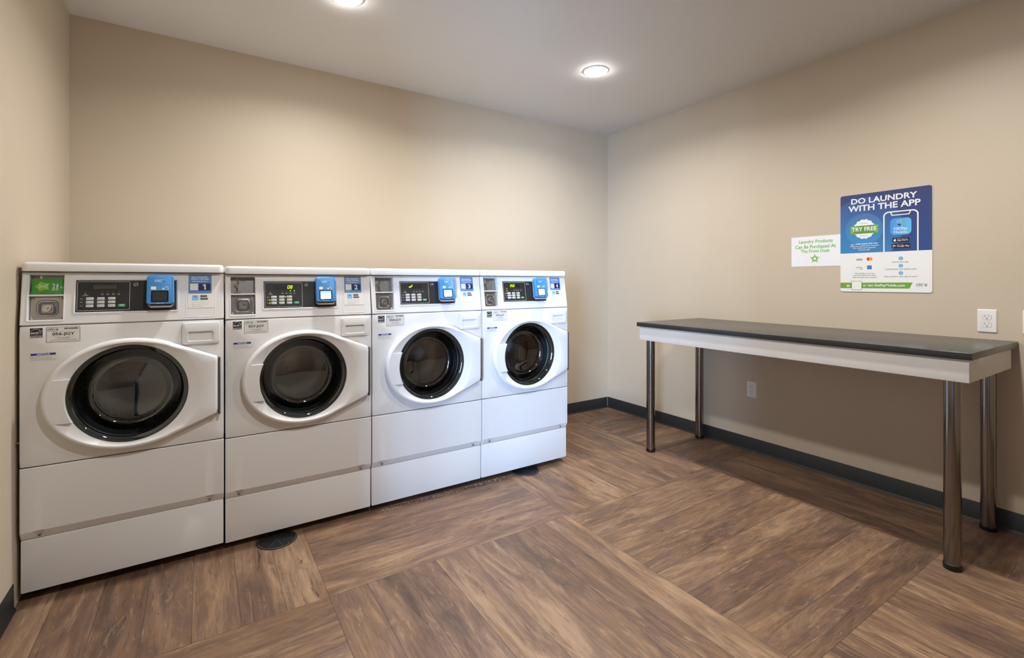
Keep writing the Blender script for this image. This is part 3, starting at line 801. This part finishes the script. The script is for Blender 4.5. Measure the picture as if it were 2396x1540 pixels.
    def f():
        m_ = MB(FRONT)
        m_.lathe([(.1875, -.002), (.1885, -.03), (.186, -.05), (.176, -.062), (.180, -.075), (.192, -.080)], DCX, DCZ, 'gasket', 64); return m_.build('door_gasket', angle=60)
    shared('gasket', f, 'door_gasket', root)
    def f():
        m_ = MB(FRONT); m_.lathe([(.192, -.078), (.205, -.085), (.245, -.10), (.252, -.12), (.252, -.38), (.24, -.40), (.12, -.42), (.05, -.41), (.01, -.41)], DCX, DCZ, 'drum_steel', 72, cap=True)
        for k in range(3):                           # lifters
            a = R(40+120*k); c, s_ = math.cos(a), math.sin(a)
            def q(r_, t): return (DCX+c*r_-s_*t, DCZ+s_*r_+c*t)
            m_.loft([([q(.251, -.03), q(.205, -.008), q(.205, .008), q(.251, .03)], -.12), ([q(.251, -.03), q(.205, -.008), q(.205, .008), q(.251, .03)], -.37)], 'drum_steel', cap0=True, cap1=True)
        return m_.build('drum', angle=50)
    shared('drum', f, 'drum', root)
    # lower panel with chamfered foot and two screw notches, then the kick panel
    def f():
        m_ = MB(FRONT); z0, z1, ch = .2420, .5245, .2740
        sect = [(z1, -.045), (z1, -.003), (z1-.003, 0), (ch+.002, 0), (ch-.001, -.0008), (z0+.003, -.0150), (z0, -.0170), (z0, -.045)]
        xs = [x0, x0+.003, .040, .050, .0585, .067, .077, .609, .619, .6275, .636, .646, x1-.003, x1]
        vs, fs = [], []; k = len(sect)
        for j, x in enumerate(xs):
            for z, n in sect:
                nn = n-(.003 if j in (0, len(xs)-1) and n > -.02 else 0)
                if j in (4, 9) and n == -.0008: z, nn = z+.002, -.009
                elif j in (3, 5, 8, 10) and n == -.0008: nn = -.005
                vs.append(FRONT.P(x, z, nn))
        for j in range(len(xs)-1):
            for q in range(k): fs.append((j*k+q, j*k+(q+1) % k, (j+1)*k+(q+1) % k, (j+1)*k+q))
        fs += [tuple(range(k)), tuple((len(xs)-1)*k+q for q in range(k))]
        m_.raw(vs, fs, 'enamel'); return m_.build('lower_panel', angle=30)
    lp_ = shared('lower', f, 'lower_panel', root)
    for k, sx in enumerate((.0585, .6275)):
        def f():
            m_ = MB(FRONT); m_.loft([(circ(sx, .2540, .0058, 16), -.018), (circ(sx, .2540, .0055, 16), -.0085), (circ(sx, .2540, .0040, 16), -.0072)], 'screw_steel', cap1=True)
            m_.loft([(circ(sx, .2540, .0022, 6), -.0070)]*2, 'seam_dark', cap1=True); return m_.build('screw', angle=50)
        shared('ls%d' % k, f, 'screw', lp_)
    def f():
        m_ = MB(FRONT); m_.slab(rr(x0+.001, .0340, x1-.001, .2390, .004, 3), -.045, -.0145, 'enamel', bev=.0015); return m_.build('kick_panel', angle=30)
    shared('kick', f, 'kick_panel', root)
    for fx, fy in ((.05, .09), (W-.05, .09), (.05, .62), (W-.05, .62)):
        m_ = MB(); m_.cyl((fx-W/2, fy-.35, -zl+.0005), (fx-W/2, fy-.35, .014), .022, 'black_rubber', 20); m_.cyl((fx-W/2, fy-.35, .014), (fx-W/2, fy-.35, .036), .008, 'screw_steel', 12)
        m_.build('foot', root)
    if i == 0:
        m_ = MB(); m_.cyl((x0-W/2+.001, -.345, .628), (x0-W/2-.0085, -.345, .628), .0055, 'brass', 12, .004); m_.build('side_fitting', root)['label'] = 'small brass fitting on the side'
    return root

washer(0, 'white front-loading washer marked 1, next to the left wall, its display dark', '', 9, set(), '056-JGY', '1', None)
washer(1, 'white front-loading washer marked 2, green display reading 08', '08', 4, {('t', 2), ('t', 3), (0, 2), (1, 0), (2, 0)}, '057-JGY', '2', 'MACHINE IN USE')
washer(2, 'white front-loading washer marked 3, green display reading oF', 'oF', 0, set(), '058-JGY', '3', 'PAY OR INSERT COINS')
washer(3, 'white front-loading washer marked 4 at the right end, display reading 2.50', '250', 0, {('i', 0), (0, 0), (1, 1), (2, 1)}, '059-JGY', '4', 'SELECT CYCLE')

# out-of-order card resting in the coin recess of the first washer
def out_of_order():
    o = Vector((0, -D, .005)); f2 = Fr(CON.o+Vector((W/2, .35, 0))+o, CON.ux, CON.uz, CON.n)
    m_ = MB(f2); x0, x1, z0, z1 = .0285, .1265, 1.2050, 1.2690
    N_ = 12
    def nb(x, z): t = (x-x0)/(x1-x0); return -.007+.004*math.sin(PI*t)*(1-(z-z0)/(z1-z0)*.6)-.010*(z-z0)/(z1-z0)
    vs, fs = [], []
    for d in (0, .0005):
        for a in range(N_+1):
            for b in range(5):
                x = x0+(x1-x0)*a/N_; z = z0+(z1-z0)*b/4; vs.append(f2.P(x+(.002*math.sin(b*1.2) if a == 0 else 0), z, nb(x, z)+d))
    st = (N_+1)*5
    for d in (0, st):
        for a in range(N_):
            for b in range(4): fs.append((d+a*5+b, d+(a+1)*5+b, d+(a+1)*5+b+1, d+a*5+b+1))
    m_.raw(vs, fs, 'tag_green')
    def curved(shape, m, lift=.0010):                # print that follows the bow of the card
        v2, f_ = shape; m_.raw([f2.P(x, z, nb(x, z)+lift) for x, z in v2], f_, m)
    def fan(pts): c = (sum(p[0] for p in pts)/len(pts), sum(p[1] for p in pts)/len(pts)); k = len(pts); return ([c]+pts, [(0, 1+q, 1+(q+1) % k) for q in range(k)])
    cx, cz = .0620, 1.2370; st_ = []
    for k in range(5):
        a = PI+2*PI*k/5; st_.append((cx+.0245*math.cos(a), cz+.0220*math.sin(a)))
        b = a+PI/5; st_.append((cx+.0165*math.cos(b), cz+.0150*math.sin(b)))
    curved(fan(st_), 'tag_lime')
    for sx in (-1, 1):                               # crossed hammer and spanner
        for off in (-.0011, .0011):
            a = R(25*sx); c, s_ = math.cos(a), math.sin(a)
            q = [(-.012, off-.0004), (.012, off-.0004), (.012, off+.0004), (-.012, off+.0004)]
            curved(fan([(cx+.002+p*c-r_*s_, cz+p*s_+r_*c) for p, r_ in q]), 'white_print', .0016)
        for e in (-1, 1):
            a = R(25*sx); ex, ez = cx+.002+e*.0125*math.cos(a), cz+e*.0125*math.sin(a)
            ro = circ(ex, ez, .0030, 12); ri = circ(ex, ez, .0021, 12)
            curved((ro+ri, [(k, (k+1) % 12, 12+(k+1) % 12, 12+k) for k in range(12)]), 'white_print', .0016)
    def vtext(s_, xa, xb, za, zb):                   # lettering reading upward
        v2, f_ = text_tris(s_, .03); ax, bx = min(v[0] for v in v2), max(v[0] for v in v2); ay, by = min(v[1] for v in v2), max(v[1] for v in v2)
        curved(([(xb-(v[1]-ay)/(by-ay)*(xb-xa), za+(v[0]-ax)/(bx-ax)*(zb-za)) for v in v2], f_), 'white_print', .0014)
    vtext('Out of', .0905, .0985, 1.2200, 1.2485); vtext('Order', .1010, .1090, 1.2210, 1.2480)
    so = [(.1185+(.0052 if k % 2 == 0 else .0026)*math.cos(PI*k/5), 1.2335+(.0052 if k % 2 == 0 else .0026)*math.sin(PI*k/5)) for k in range(10)]; si = inset(so, .0008)
    curved((so+si, [(k, (k+1) % 10, 10+(k+1) % 10, 10+k) for k in range(10)]), 'white_print', .0014)
    ob = m_.build('out_of_order_card', norm=False)
    tag(ob, 'green out of order card tucked in the coin recess of the left washer', 'sign')
out_of_order()

# ------------------------------------------------------------------ folding table
def table():
    tx0, tx1, ya, yb = 3.283, 4.0125, -1.051, -2.879
    t = thing('folding_table', ((tx0+tx1)/2, (ya+yb)/2, 0), 'long narrow table with grey stone top and four steel legs along the right wall', 'table')
    ox, oy = (tx0+tx1)/2, (ya+yb)/2
    m_ = MB(); m_.box((tx0-ox, yb-oy, .9310), (tx1-ox, ya-oy, .9610), 'quartz'); m_.build('tabletop', t, bevel=.0015)['label'] = 'dark grey speckled stone top'
    m_ = MB(); ax0, ax1, az0, az1 = 3.297, 3.942, .8325, .9305; f = .019
    m_.box((ax0-ox, yb+.012-oy, az0), (ax0+f-ox, ya-.016-oy, az1), 'apron_white')
    m_.build('front_apron', t, bevel=.001)
    m_ = MB(); m_.box((ax0+f+.0008-ox, yb+.012-oy, az0), (ax1-ox, yb+.031-oy, az1), 'apron_white')
    m_.box((ax0+f+.0008-ox, ya-.035-oy, az0), (ax1-ox, ya-.016-oy, az1), 'apron_white'); m_.box((ax1-f-ox, yb+.0315-oy, az0), (ax1-ox, ya-.0355-oy, az1), 'apron_white')
    m_.box((ax0+f+.001-ox, yb+.0315-oy, az1-.018), (ax1-f-.001-ox, ya-.0355-oy, az1), 'apron_white')
    m_.build('side_apron', t, bevel=.001)
    for lx, ly in ((3.392, -1.088), (3.962, -1.092), (3.362, -2.797), (3.950, -2.784)):
        m_ = MB(); m_.cyl((lx-ox, ly-oy, .026), (lx-ox, ly-oy, az1-.0185), .0305, 'brushed_tube', 48); leg = m_.build('leg', t, angle=40)
        m_ = MB(Fr((lx-ox, ly-oy, 0), (1, 0, 0), (0, 1, 0), (0, 0, 1)))
        m_.lathe([(.028, .0005), (.0315, .002), (.033, .008), (.033, .020), (.0325, .0255), (.0300, .0275)], 0, 0, 'foot_black', 40, cap=True); m_.build('foot_cap', leg, angle=50)
table()

# ------------------------------------------------------------------ things on the right wall
def wallfr(): return Fr((0, 0, 0), (0, -1, 0), (0, 0, 1), (-1, 0, 0))
def outlet(y, z, w, h, label, n0=.0):
    t = thing('wall_outlet', (XR, y, z), label, 'outlet', 'white wall outlets')
    m_ = MB(wallfr()); o = rr(0, 0, w, h, .003, 3); m_.loft([(o, 0), (o, .002), (rr(.003, .003, w-.003, h-.003, .002, 3), .0055), (rr(.006, .006, w-.006, h-.006, .001, 3), .006)], 'outlet_white', cap1=True); m_.build('cover_plate', t, angle=30)
    for cz in (h/2+.0195, h/2-.0195):
        m_ = MB(wallfr()); cx = w/2; o = []
        for k in range(24):
            a = 2*PI*k/24; x, zz = .0172*math.cos(a), .0172*math.sin(a); o.append((cx+x, cz+max(-.0135, min(.0135, zz))))
        m_.outline([(cx+(p[0]-cx)*1.05, cz+(p[1]-cz)*1.06) for p in o], .0008, .0062, 'grey_ink')
        m_.slab(o, .005, .0072, 'outlet_white'); q = .0074
        m_.rect(cx-.0078, cz+.0005, cx-.0060, cz+.0085, q, 'ink'); m_.rect(cx-.0110, cz+.0035, cx-.0078, cz+.0052, q, 'ink')
        m_.rect(cx+.0058, cz+.0010, cx+.0076, cz+.0080, q, 'ink'); m_.flat([(cx-.0026, cz-.0045), (cx+.0026, cz-.0045), (cx+.0026, cz-.0080), (cx, cz-.0096), (cx-.0026, cz-.0080)], q, 'ink')
        m_.build('socket', t)
    m_ = MB(wallfr()); m_.loft([(circ(w/2, h/2, .0030, 12), .005), (circ(w/2, h/2, .0026, 12), .0070)], 'outlet_white', cap1=True); m_.build('screw', t)
outlet(-2.7285, .9965, .0745, .119, 'white outlet on the wall above the right end of the table')
outlet(-1.4625, .4010, .0735, .117, 'white outlet low on the wall under the table')
t = thing('wall_plate', (XR, -2.8935, .9985), 'white wall plate cut off by the right edge of the view', 'wall plate')
w, h = .0745, .118; m_ = MB(wallfr()); o = rr(0, 0, w, h, .003, 3); m_.loft([(o, 0), (o, .002), (rr(.003, .003, w-.003, h-.003, .002, 3), .0055), (rr(.006, .006, w-.006, h-.006, .001, 3), .006)], 'outlet_white', cap1=True); m_.build('cover_plate', t, angle=30)
m_ = MB(wallfr()); m_.slab(rr(.0205, .0255, .0540, .0925, .001, 2), .005, .0078, 'outlet_white', bev=.001); m_.build('rocker', t, angle=30)

def paper_sign():
    t = MB(wallfr()); t.slab([(0, .001), (.306, .001), (.306, .2025), (0, .2015)], .0006, .0016, 'paper'); q = .0020
    t.text('Laundry Products', .050, .1500, .258, .1790, q, 'paper_green', .018); t.text('Can Be Purchased At', .026, .1215, .276, .1455, q, 'paper_green', .018); t.text('The Front Desk', .062, .0930, .241, .1150, q, 'paper_green', .018)
    cx, cz = .1500, .0520
    for k in range(5):
        a = PI/2+2*PI*k/5; c, s_ = math.cos(a), math.sin(a)
        def p(r_, da): return (cx+r_*math.cos(a+da), cz+r_*math.sin(a+da))
        b = 2*PI/5
        for e in (1, -1):                            # dark folds between the pale points
            t.flat([p(.0100, 0), p(.0165, .30*e), p(.0190, b/2*e), p(.0082, b/2*e)], q, 'star_dark')
        t.flat([p(.0100, 0), p(.0165, -.30), p(.0240, -.20), p(.0285, -.13), p(.0300, 0), p(.0285, .13), p(.0240, .20), p(.0165, .30)], q+.0003, 'star_light')
    t.text('TM', .176, .0235, .180, .0255, q, 'star_light')
    o = t.build('paper_notice', norm=False); o.location = (XR, -1.784, 1.3595)
    tag(o, 'white paper notice with green lettering about the front desk, left of the poster', 'notice')
paper_sign()

def poster():
    t = MB(wallfr()); WD, HT = .4570, .6040
    t.slab(rr(0, 0, WD, HT, .012, 5), .0012, .0042, 'poster_white'); q = .0045
    top = [p for p in rr(.0005, -.1, WD-.0005, HT-.0005, .012, 5) if p[1] > .2]
    zb = .2400
    t.flat([(WD-.0005, zb)]+top+[(.0005, zb)], q, 'poster_outer')
    def clipc(cx, cz, r, n_=64):
        pts = []
        for k in range(n_):
            a = 2*PI*k/n_; pts.append((min(max(cx+r*math.cos(a), .0005), WD-.0005), min(max(cz+r*math.sin(a), zb), HT-.0005)))
        return pts
    t.flat(clipc(.128, .383, .197), q+.0003, 'poster_mid'); t.flat(clipc(.128, .384, .098), q+.0006, 'poster_inner')
    w = 'poster_type'; q2 = q+.0012
    t.text('DO LAUNDRY', .0610, .5430, .3910, .5780, q2, w, .035); t.text('WITH THE APP', .0450, .4970, .4060, .5340, q2, w, .035)
    # phone outline with notch
    pa = [(.2290, zb), (.2290, .4500)]+[(.2290+.027-.027*math.cos(R(a)), .4500+.027*math.sin(R(a))) for a in range(0, 91, 15)]
    pb = [(.3970-.027+.027*math.cos(R(a)), .4500+.027*math.sin(R(a))) for a in range(90, -1, -15)]+[(.3970, zb)]
    outer = pa+pb; th = .0068
    inner = [(x+(th if x < .3 else -th) if (z < .4505) else .313+(x-.313)*(.084-th)/.084, z if z < .4505 else .45+(z-.45)*(.027-th)/.027) for x, z in outer]
    k = len(outer); t.raw([t.fr.P(x, z, q2) for x, z in outer+inner], [(a, a+1, k+a+1, k+a) for a in range(k-1)], w)
    def seg(a, b, th_=.0055, n_=q2+.0002, m=w):
        d = Vector((b[0]-a[0], b[1]-a[1])).normalized(); p = Vector((-d.y, d.x))*th_/2
        t.flat([(a[0]+p.x, a[1]+p.y), (a[0]-p.x, a[1]-p.y), (b[0]-p.x, b[1]-p.y), (b[0]+p.x, b[1]+p.y)], n_, m)
    seg((.2640, .4740), (.2720, .4545)); seg((.2700, .4530), (.3550, .4530)); seg((.3530, .4545), (.3615, .4740))
    # seal and ribbon
    sc = [(.1305+(.0560+.0022*math.cos(14*a))*math.cos(a), .3850+(.0590+.0022*math.cos(14*a))*math.sin(a)) for a in [2*PI*j/112 for j in range(112)]]
    t.flat(sc, q2-.0002, w)
    t.flat([(.0570, .3590), (.0650, .3540), (.0770, .3540), (.0770, .3620)], q2, 'ribbon_dark'); t.flat([(.2040, .3600), (.1980, .3540), (.1840, .3540), (.1840, .3620)], q2, 'ribbon_dark')
    t.rect(.0570, .3590, .2040, .4070, q2+.0002, 'ribbon_light'); t.rect(.0765, .3580, .1840, .4065, q2+.0004, 'ribbon_dark')
    t.text('TRY FREE', .0650, .3730, .1950, .3980, q2+.0007, w, .05)
    t.text('BONUS', .1100, .4165, .1490, .4240, q2, 'seal_ink', .0); t.text('BONUS', .1110, .3410, .1490, .3485, q2, 'seal_ink', .0)
    t.text('Get a', .0590, .2890, .0830, .2985, q2, 'poster_type', .01); t.text('FREE WASH AND DRY', .0880, .2905, .2030, .2985, q2, 'poster_type', .04)
    for s_, a, b, c_, d_ in (('when you create your account.', .054, .2760, .207, .2870), ('No credit card required', .072, .2640, .189, .2750), ('to try it out.', .100, .2510, .161, .2630)): t.text(s_, a, b, c_, d_, q2, w, .01)
    # app tile
    t.flat(rr(.2630, .3360, .3640, .4335, .022, 6), q2, 'app_tile'); q3 = q2+.0004
    tri = [(.2950, .4150), (.3180, .4225), (.3130, .4020), (.3040, .4015)]
    for a, b in ((0, 1), (1, 2), (0, 3)): seg(tri[a], tri[b], .0010, q3)
    t.flat([(.3120, .4020), (.3290, .4165), (.3240, .3965), (.3150, .3960)], q3+.0002, 'csc_lime')
    t.flat([(.2960, .3990), (.3060, .4010), (.3100, .3960), (.3160, .4030), (.3120, .3865)], q3+.0003, 'csc_navy')
    t.text('CSCPay', .2800, .3610, .3450, .3800, q3, w, .035); t.text('Mobile', .2810, .3445, .3450, .3595, q3, w, .0)
    # store buttons
    t.flat(rr(.2740, .2930, .3530, .3195, .003, 3), q2, 'store_black'); t.flat(rr(.2705, .2590, .3590, .2850, .003, 3), q2, 'store_black')
    t.text('App Store', .2970, .2975, .3480, .3095, q3, w, .01); t.text('Download on the', .2970, .3115, .3460, .3145, q3, w, 0)
    t.text('Google Play', .2970, .2630, .3550, .2750, q3, w, .01); t.text('GET IT ON', .2970, .2765, .3250, .2795, q3, w, 0)
    ap = [(.2860+.0062*math.cos(a)*(1-.18*max(0, math.sin(a))), .3045+.0068*math.sin(a)-(.0016 if abs(math.cos(a)) < .2 and math.sin(a) > 0 else 0)) for a in [2*PI*j/24 for j in range(24)]]
    t.flat(ap, q3, w); t.flat(circ(.2925, .3055, .0028, 10), q3+.0003, 'store_black'); t.flat([(.2860, .3115), (.2885, .3125), (.2895, .3160), (.2868, .3145)], q3, w)
    gx, gz = .2760, .2720
    t.flat([(gx, gz-.0095), (gx, gz+.0095), (gx+.0085, gz)], q3, 'play_cyan'); t.flat([(gx, gz+.0095), (gx+.0115, gz+.0032), (gx+.0085, gz)], q3, 'play_green')
    t.flat([(gx, gz-.0095), (gx+.0085, gz), (gx+.0115, gz-.0032)], q3, 'play_red'); t.flat([(gx+.0085, gz), (gx+.0115, gz+.0032), (gx+.0170, gz), (gx+.0115, gz-.0032)], q3, 'play_yellow')
    # lower white half
    t.text('VISA', .0870, .1925, .1210, .2045, q, 'card_navy', .02, .25)
    t.flat(circ(.1530, .2005, .0098, 28), q, 'card_red'); t.flat(circ(.1640, .2005, .0098, 28), q+.0002, 'card_orange')
    t.outline([(.0880, .1370), (.1210, .1370), (.1210, .1560), (.0880, .1560)], .0004, q, 'poster_pale'); t.text('DISCOVER', .0890, .1480, .1195, .1520, q+.0002, 'ink', .03)
    t.flat(circ(.1047, .1500, .0022, 12), q+.0004, 'card_orange'); t.flat([(.1000, .1385), (.1205, .1385), (.1205, .1455)], q+.0002, 'card_orange')
    t.rect(.1460, .1380, .1700, .1605, q, 'card_blue'); t.text('AMERICAN', .1475, .1505, .1690, .1535, q+.0003, 'poster_pale', .02); t.text('EXPRESS', .1485, .1455, .1685, .1485, q+.0003, 'poster_pale', .02)
    t.text('PAY EASILY', .0810, .1085, .1420, .1165, q, 'poster_green', .035); t.text('and use', .1455, .1090, .1840, .1165, q, 'ink', 0)
    t.text('auto-fill options to save', .0730, .0950, .1920, .1060, q, 'ink', 0); t.text('time and give you control.', .0680, .0820, .1980, .0930, q, 'ink', 0)
    for s_, z in (('1', .1980), ('2', .1552), ('3', .1124)):
        t.flat(circ(.3142, z, .0108, 28), q, 'circle_blue'); t.text(s_, .3106, z-.0058, .3178, z+.0058, q+.0003, w, .0) if s_ != '1' else t.flat([(.3142+a, z+b) for a, b in ((0, -.0058), (.0020, -.0058), (.0020, .0058), (.0004, .0058), (-.0026, .0040), (-.0020, .0024), (0, .0034))], q+.0003, w)
    t.text('Launch the app.', .2720, .1720, .3530, .1820, q, 'ink', 0); t.text('Load laundry and select cycle.', .2370, .1290, .3890, .1405, q, 'ink', 0); t.text('Scan machine with app to start.', .2340, .0865, .3920, .0970, q, 'ink', 0)
    t.flat([(.0005, .0215), (.3550, .0225), (.3690, .0575), (.0005, .0555)], q, 'poster_green')
    t.flat(rr(.0620, .0100, .1185, .0670, .003, 3), q+.0003, 'poster_green'); t.flat(rr(.0645, .0125, .1160, .0645, .002, 3), q+.0006, 'poster_white')
    t.flat(rr(.0360, .0300, .0520, .0410, .001, 2), q+.0003, w); t.rect(.0410, .0410, .0470, .0430, q+.0003, w); t.flat(circ(.0440, .0355, .0030, 12), q+.0006, 'poster_green')
    t.text('or visit', .1250, .0315, .1780, .0480, q+.0003, w, .01); t.text('GetPayMobile.com', .1830, .0290, .3330, .0480, q+.0003, w, .04)
    csc_logo(t, .3850, .0340, .4365, .0540, q, 'ink')
    o = t.build('wall_poster', norm=False); o.location = (XR, -2.0870, 1.1970)
    tag(o, 'blue and white laundry app poster headed DO LAUNDRY WITH THE APP on the right wall', 'poster')
poster()

# ------------------------------------------------------------------ floor drains
def drain(x, y, label):
    t = thing('floor_drain', (x, y, 0), label, 'floor drain', 'round black floor drains')
    fr = Fr((0, 0, 0), (1, 0, 0), (0, 1, 0), (0, 0, 1))
    m_ = MB(fr); m_.loft([(circ(0, 0, .080, 48), .0006), (circ(0, 0, .078, 48), .0008)], 'pit_shade', cap1=True); m_.build('drain_shade_disc', t)  # flat black disc above the floor, painting the shade inside the drain
    m_ = MB(fr); m_.lathe([(.090, .0005), (.0895, .0035), (.086, .0048), (.077, .0048), (.076, .0015)], 0, 0, 'drain_iron', 56)
    for r_ in (.068, .0595, .051, .0425, .034, .0255, .017): m_.lathe([(r_+.0022, .0015), (r_+.0022, .0042), (r_-.0022, .0042), (r_-.0022, .0015)], 0, 0, 'drain_iron', 48)
    for k in range(8):
        a = R(45*k+12); c, s_ = math.cos(a), math.sin(a)
        m_.slab([(c*.006-s_*.002, s_*.006+c*.002), (c*.006+s_*.002, s_*.006-c*.002), (c*.078+s_*.002, s_*.078-c*.002), (c*.078-s_*.002, s_*.078+c*.002)], .0015, .0046, 'drain_iron')
    m_.lathe([(.012, .0015), (.011, .0048), (.001, .005)], 0, 0, 'drain_iron', 24); m_.build('grate', t, angle=40)
    for a in (R(-60), R(120)):
        m_ = MB(fr); m_.loft([(circ(.0815*math.cos(a), .0815*math.sin(a), .0034, 12), .004), (circ(.0815*math.cos(a), .0815*math.sin(a), .0028, 12), .0062)], 'screw_steel', cap1=True); m_.build('screw', t)
drain(.905, -.928, 'round black drain grate in the floor at the foot of the washer marked 2')
drain(2.405, -.884, 'round black drain grate in the floor at the foot of the washer marked 4')

# lint and grit along the gap under the right-hand washers
random.seed(3); m_ = MB()
for k in range(420):
    x = random.choice((random.gauss(2.15, .07), random.gauss(1.55, .12), random.uniform(1.4, 2.7), random.gauss(1.85, .12))); y = -.905-abs(random.gauss(0, .018))+.03*random.random()
    if math.hypot(x-2.405, y+.884) < .094 or not 1.35 < x < 2.75: continue
    s_ = random.uniform(.0008, .0024); a = random.random()*PI; c, d_ = math.cos(a)*s_, math.sin(a)*s_
    m_.raw([(x+c, y+d_, .0004), (x-d_, y+c, .0004), (x-c*.6, y-d_, .0004), (x+d_*.7, y-c, .0006), (x, y, .0004+s_)], [(0, 1, 4), (1, 2, 4), (2, 3, 4), (3, 0, 4)], 'lint_pale')
tag(m_.build('lint', norm=False), 'pale lint and grit scattered along the gap under the washers', 'lint', kind='stuff')

# ------------------------------------------------------------------ unseen lobby and glazing, added to shape the daylight beam
GX = -2.2  # edge of the added glazing, set to steer daylight between corner and washers
HX0, HX1, HY0, HY1 = -4.8, XL-T, -6.5, -2.2
mb = MB(); mb.box((HX0, HY0, -.08), (HX1-.001, HY1, 0), 'added_hall_floor'); mb.box((HX0, HY0, H), (HX1-.001, HY1, H+.1), 'added_hall_wall'); struct(mb.build('floor_added_lobby'))
mb = MB(); mb.box((HX0-.1, HY0, 0), (HX0, HY1, H), 'added_hall_wall'); mb.box((HX0, HY1, 0), (HX1, HY1+.1, H), 'added_hall_wall')
mb.box((HX1, HY0, 0), (HX1+.1, YB-T-.001, H), 'added_hall_wall'); mb.box((HX0, HY0-.1, 2.45), (GX, HY0, H), 'added_hall_wall'); mb.box((GX, HY0-.1, 0), (HX1, HY0, H), 'added_hall_wall'); struct(mb.build('wall_added_lobby'))
mb = MB()
for k in range(5):
    x = HX0+.03+k*(GX-HX0-.06)/4; mb.box((x-.03, HY0-.08, 0), (x+.03, HY0-.02, 2.45), 'trim_white')
mb.box((HX0, HY0-.08, 0), (GX, HY0-.02, .10), 'trim_white'); wf = struct(mb.build('window_added_1'))
w = bpy.data.worlds.new('World'); bpy.context.scene.world = w; w.use_nodes = True
bg = w.node_tree.nodes['Background']; bg.inputs['Color'].default_value = (.42, .64, 1, 1); bg.inputs['Strength'].default_value = SKY
ld = bpy.data.lights.new('daylight_portal', 'AREA'); ld.shape = 'RECTANGLE'; ld.size = GX-HX0; ld.size_y = 2.35; ld.cycles.is_portal = True
lo = bpy.data.objects.new('daylight_portal', ld); C.objects.link(lo); lo.location = ((HX0+GX)/2, HY0-.01, 1.27); lo.rotation_euler = (R(90), 0, 0)

# ------------------------------------------------------------------ camera and view
cd = bpy.data.cameras.new('camera'); cd.sensor_width = 36; cd.lens = F/2396*36; cd.shift_y = -(770-Y0)/2396; cd.clip_start = .02
co = bpy.data.objects.new('camera', cd); C.objects.link(co); co.location = CAM; co.rotation_euler = (R(90), 0, -TH)
sc = bpy.context.scene; sc.camera = co
vs_ = sc.view_settings; vs_.view_transform = 'Standard'; vs_.look = 'None'; vs_.gamma = 1; vs_.use_curve_mapping = False; vs_.exposure = 0
sc.cycles.max_bounces = 10; sc.cycles.diffuse_bounces = 6; sc.cycles.transparent_max_bounces = 10
sc.cycles.sample_clamp_indirect = 4
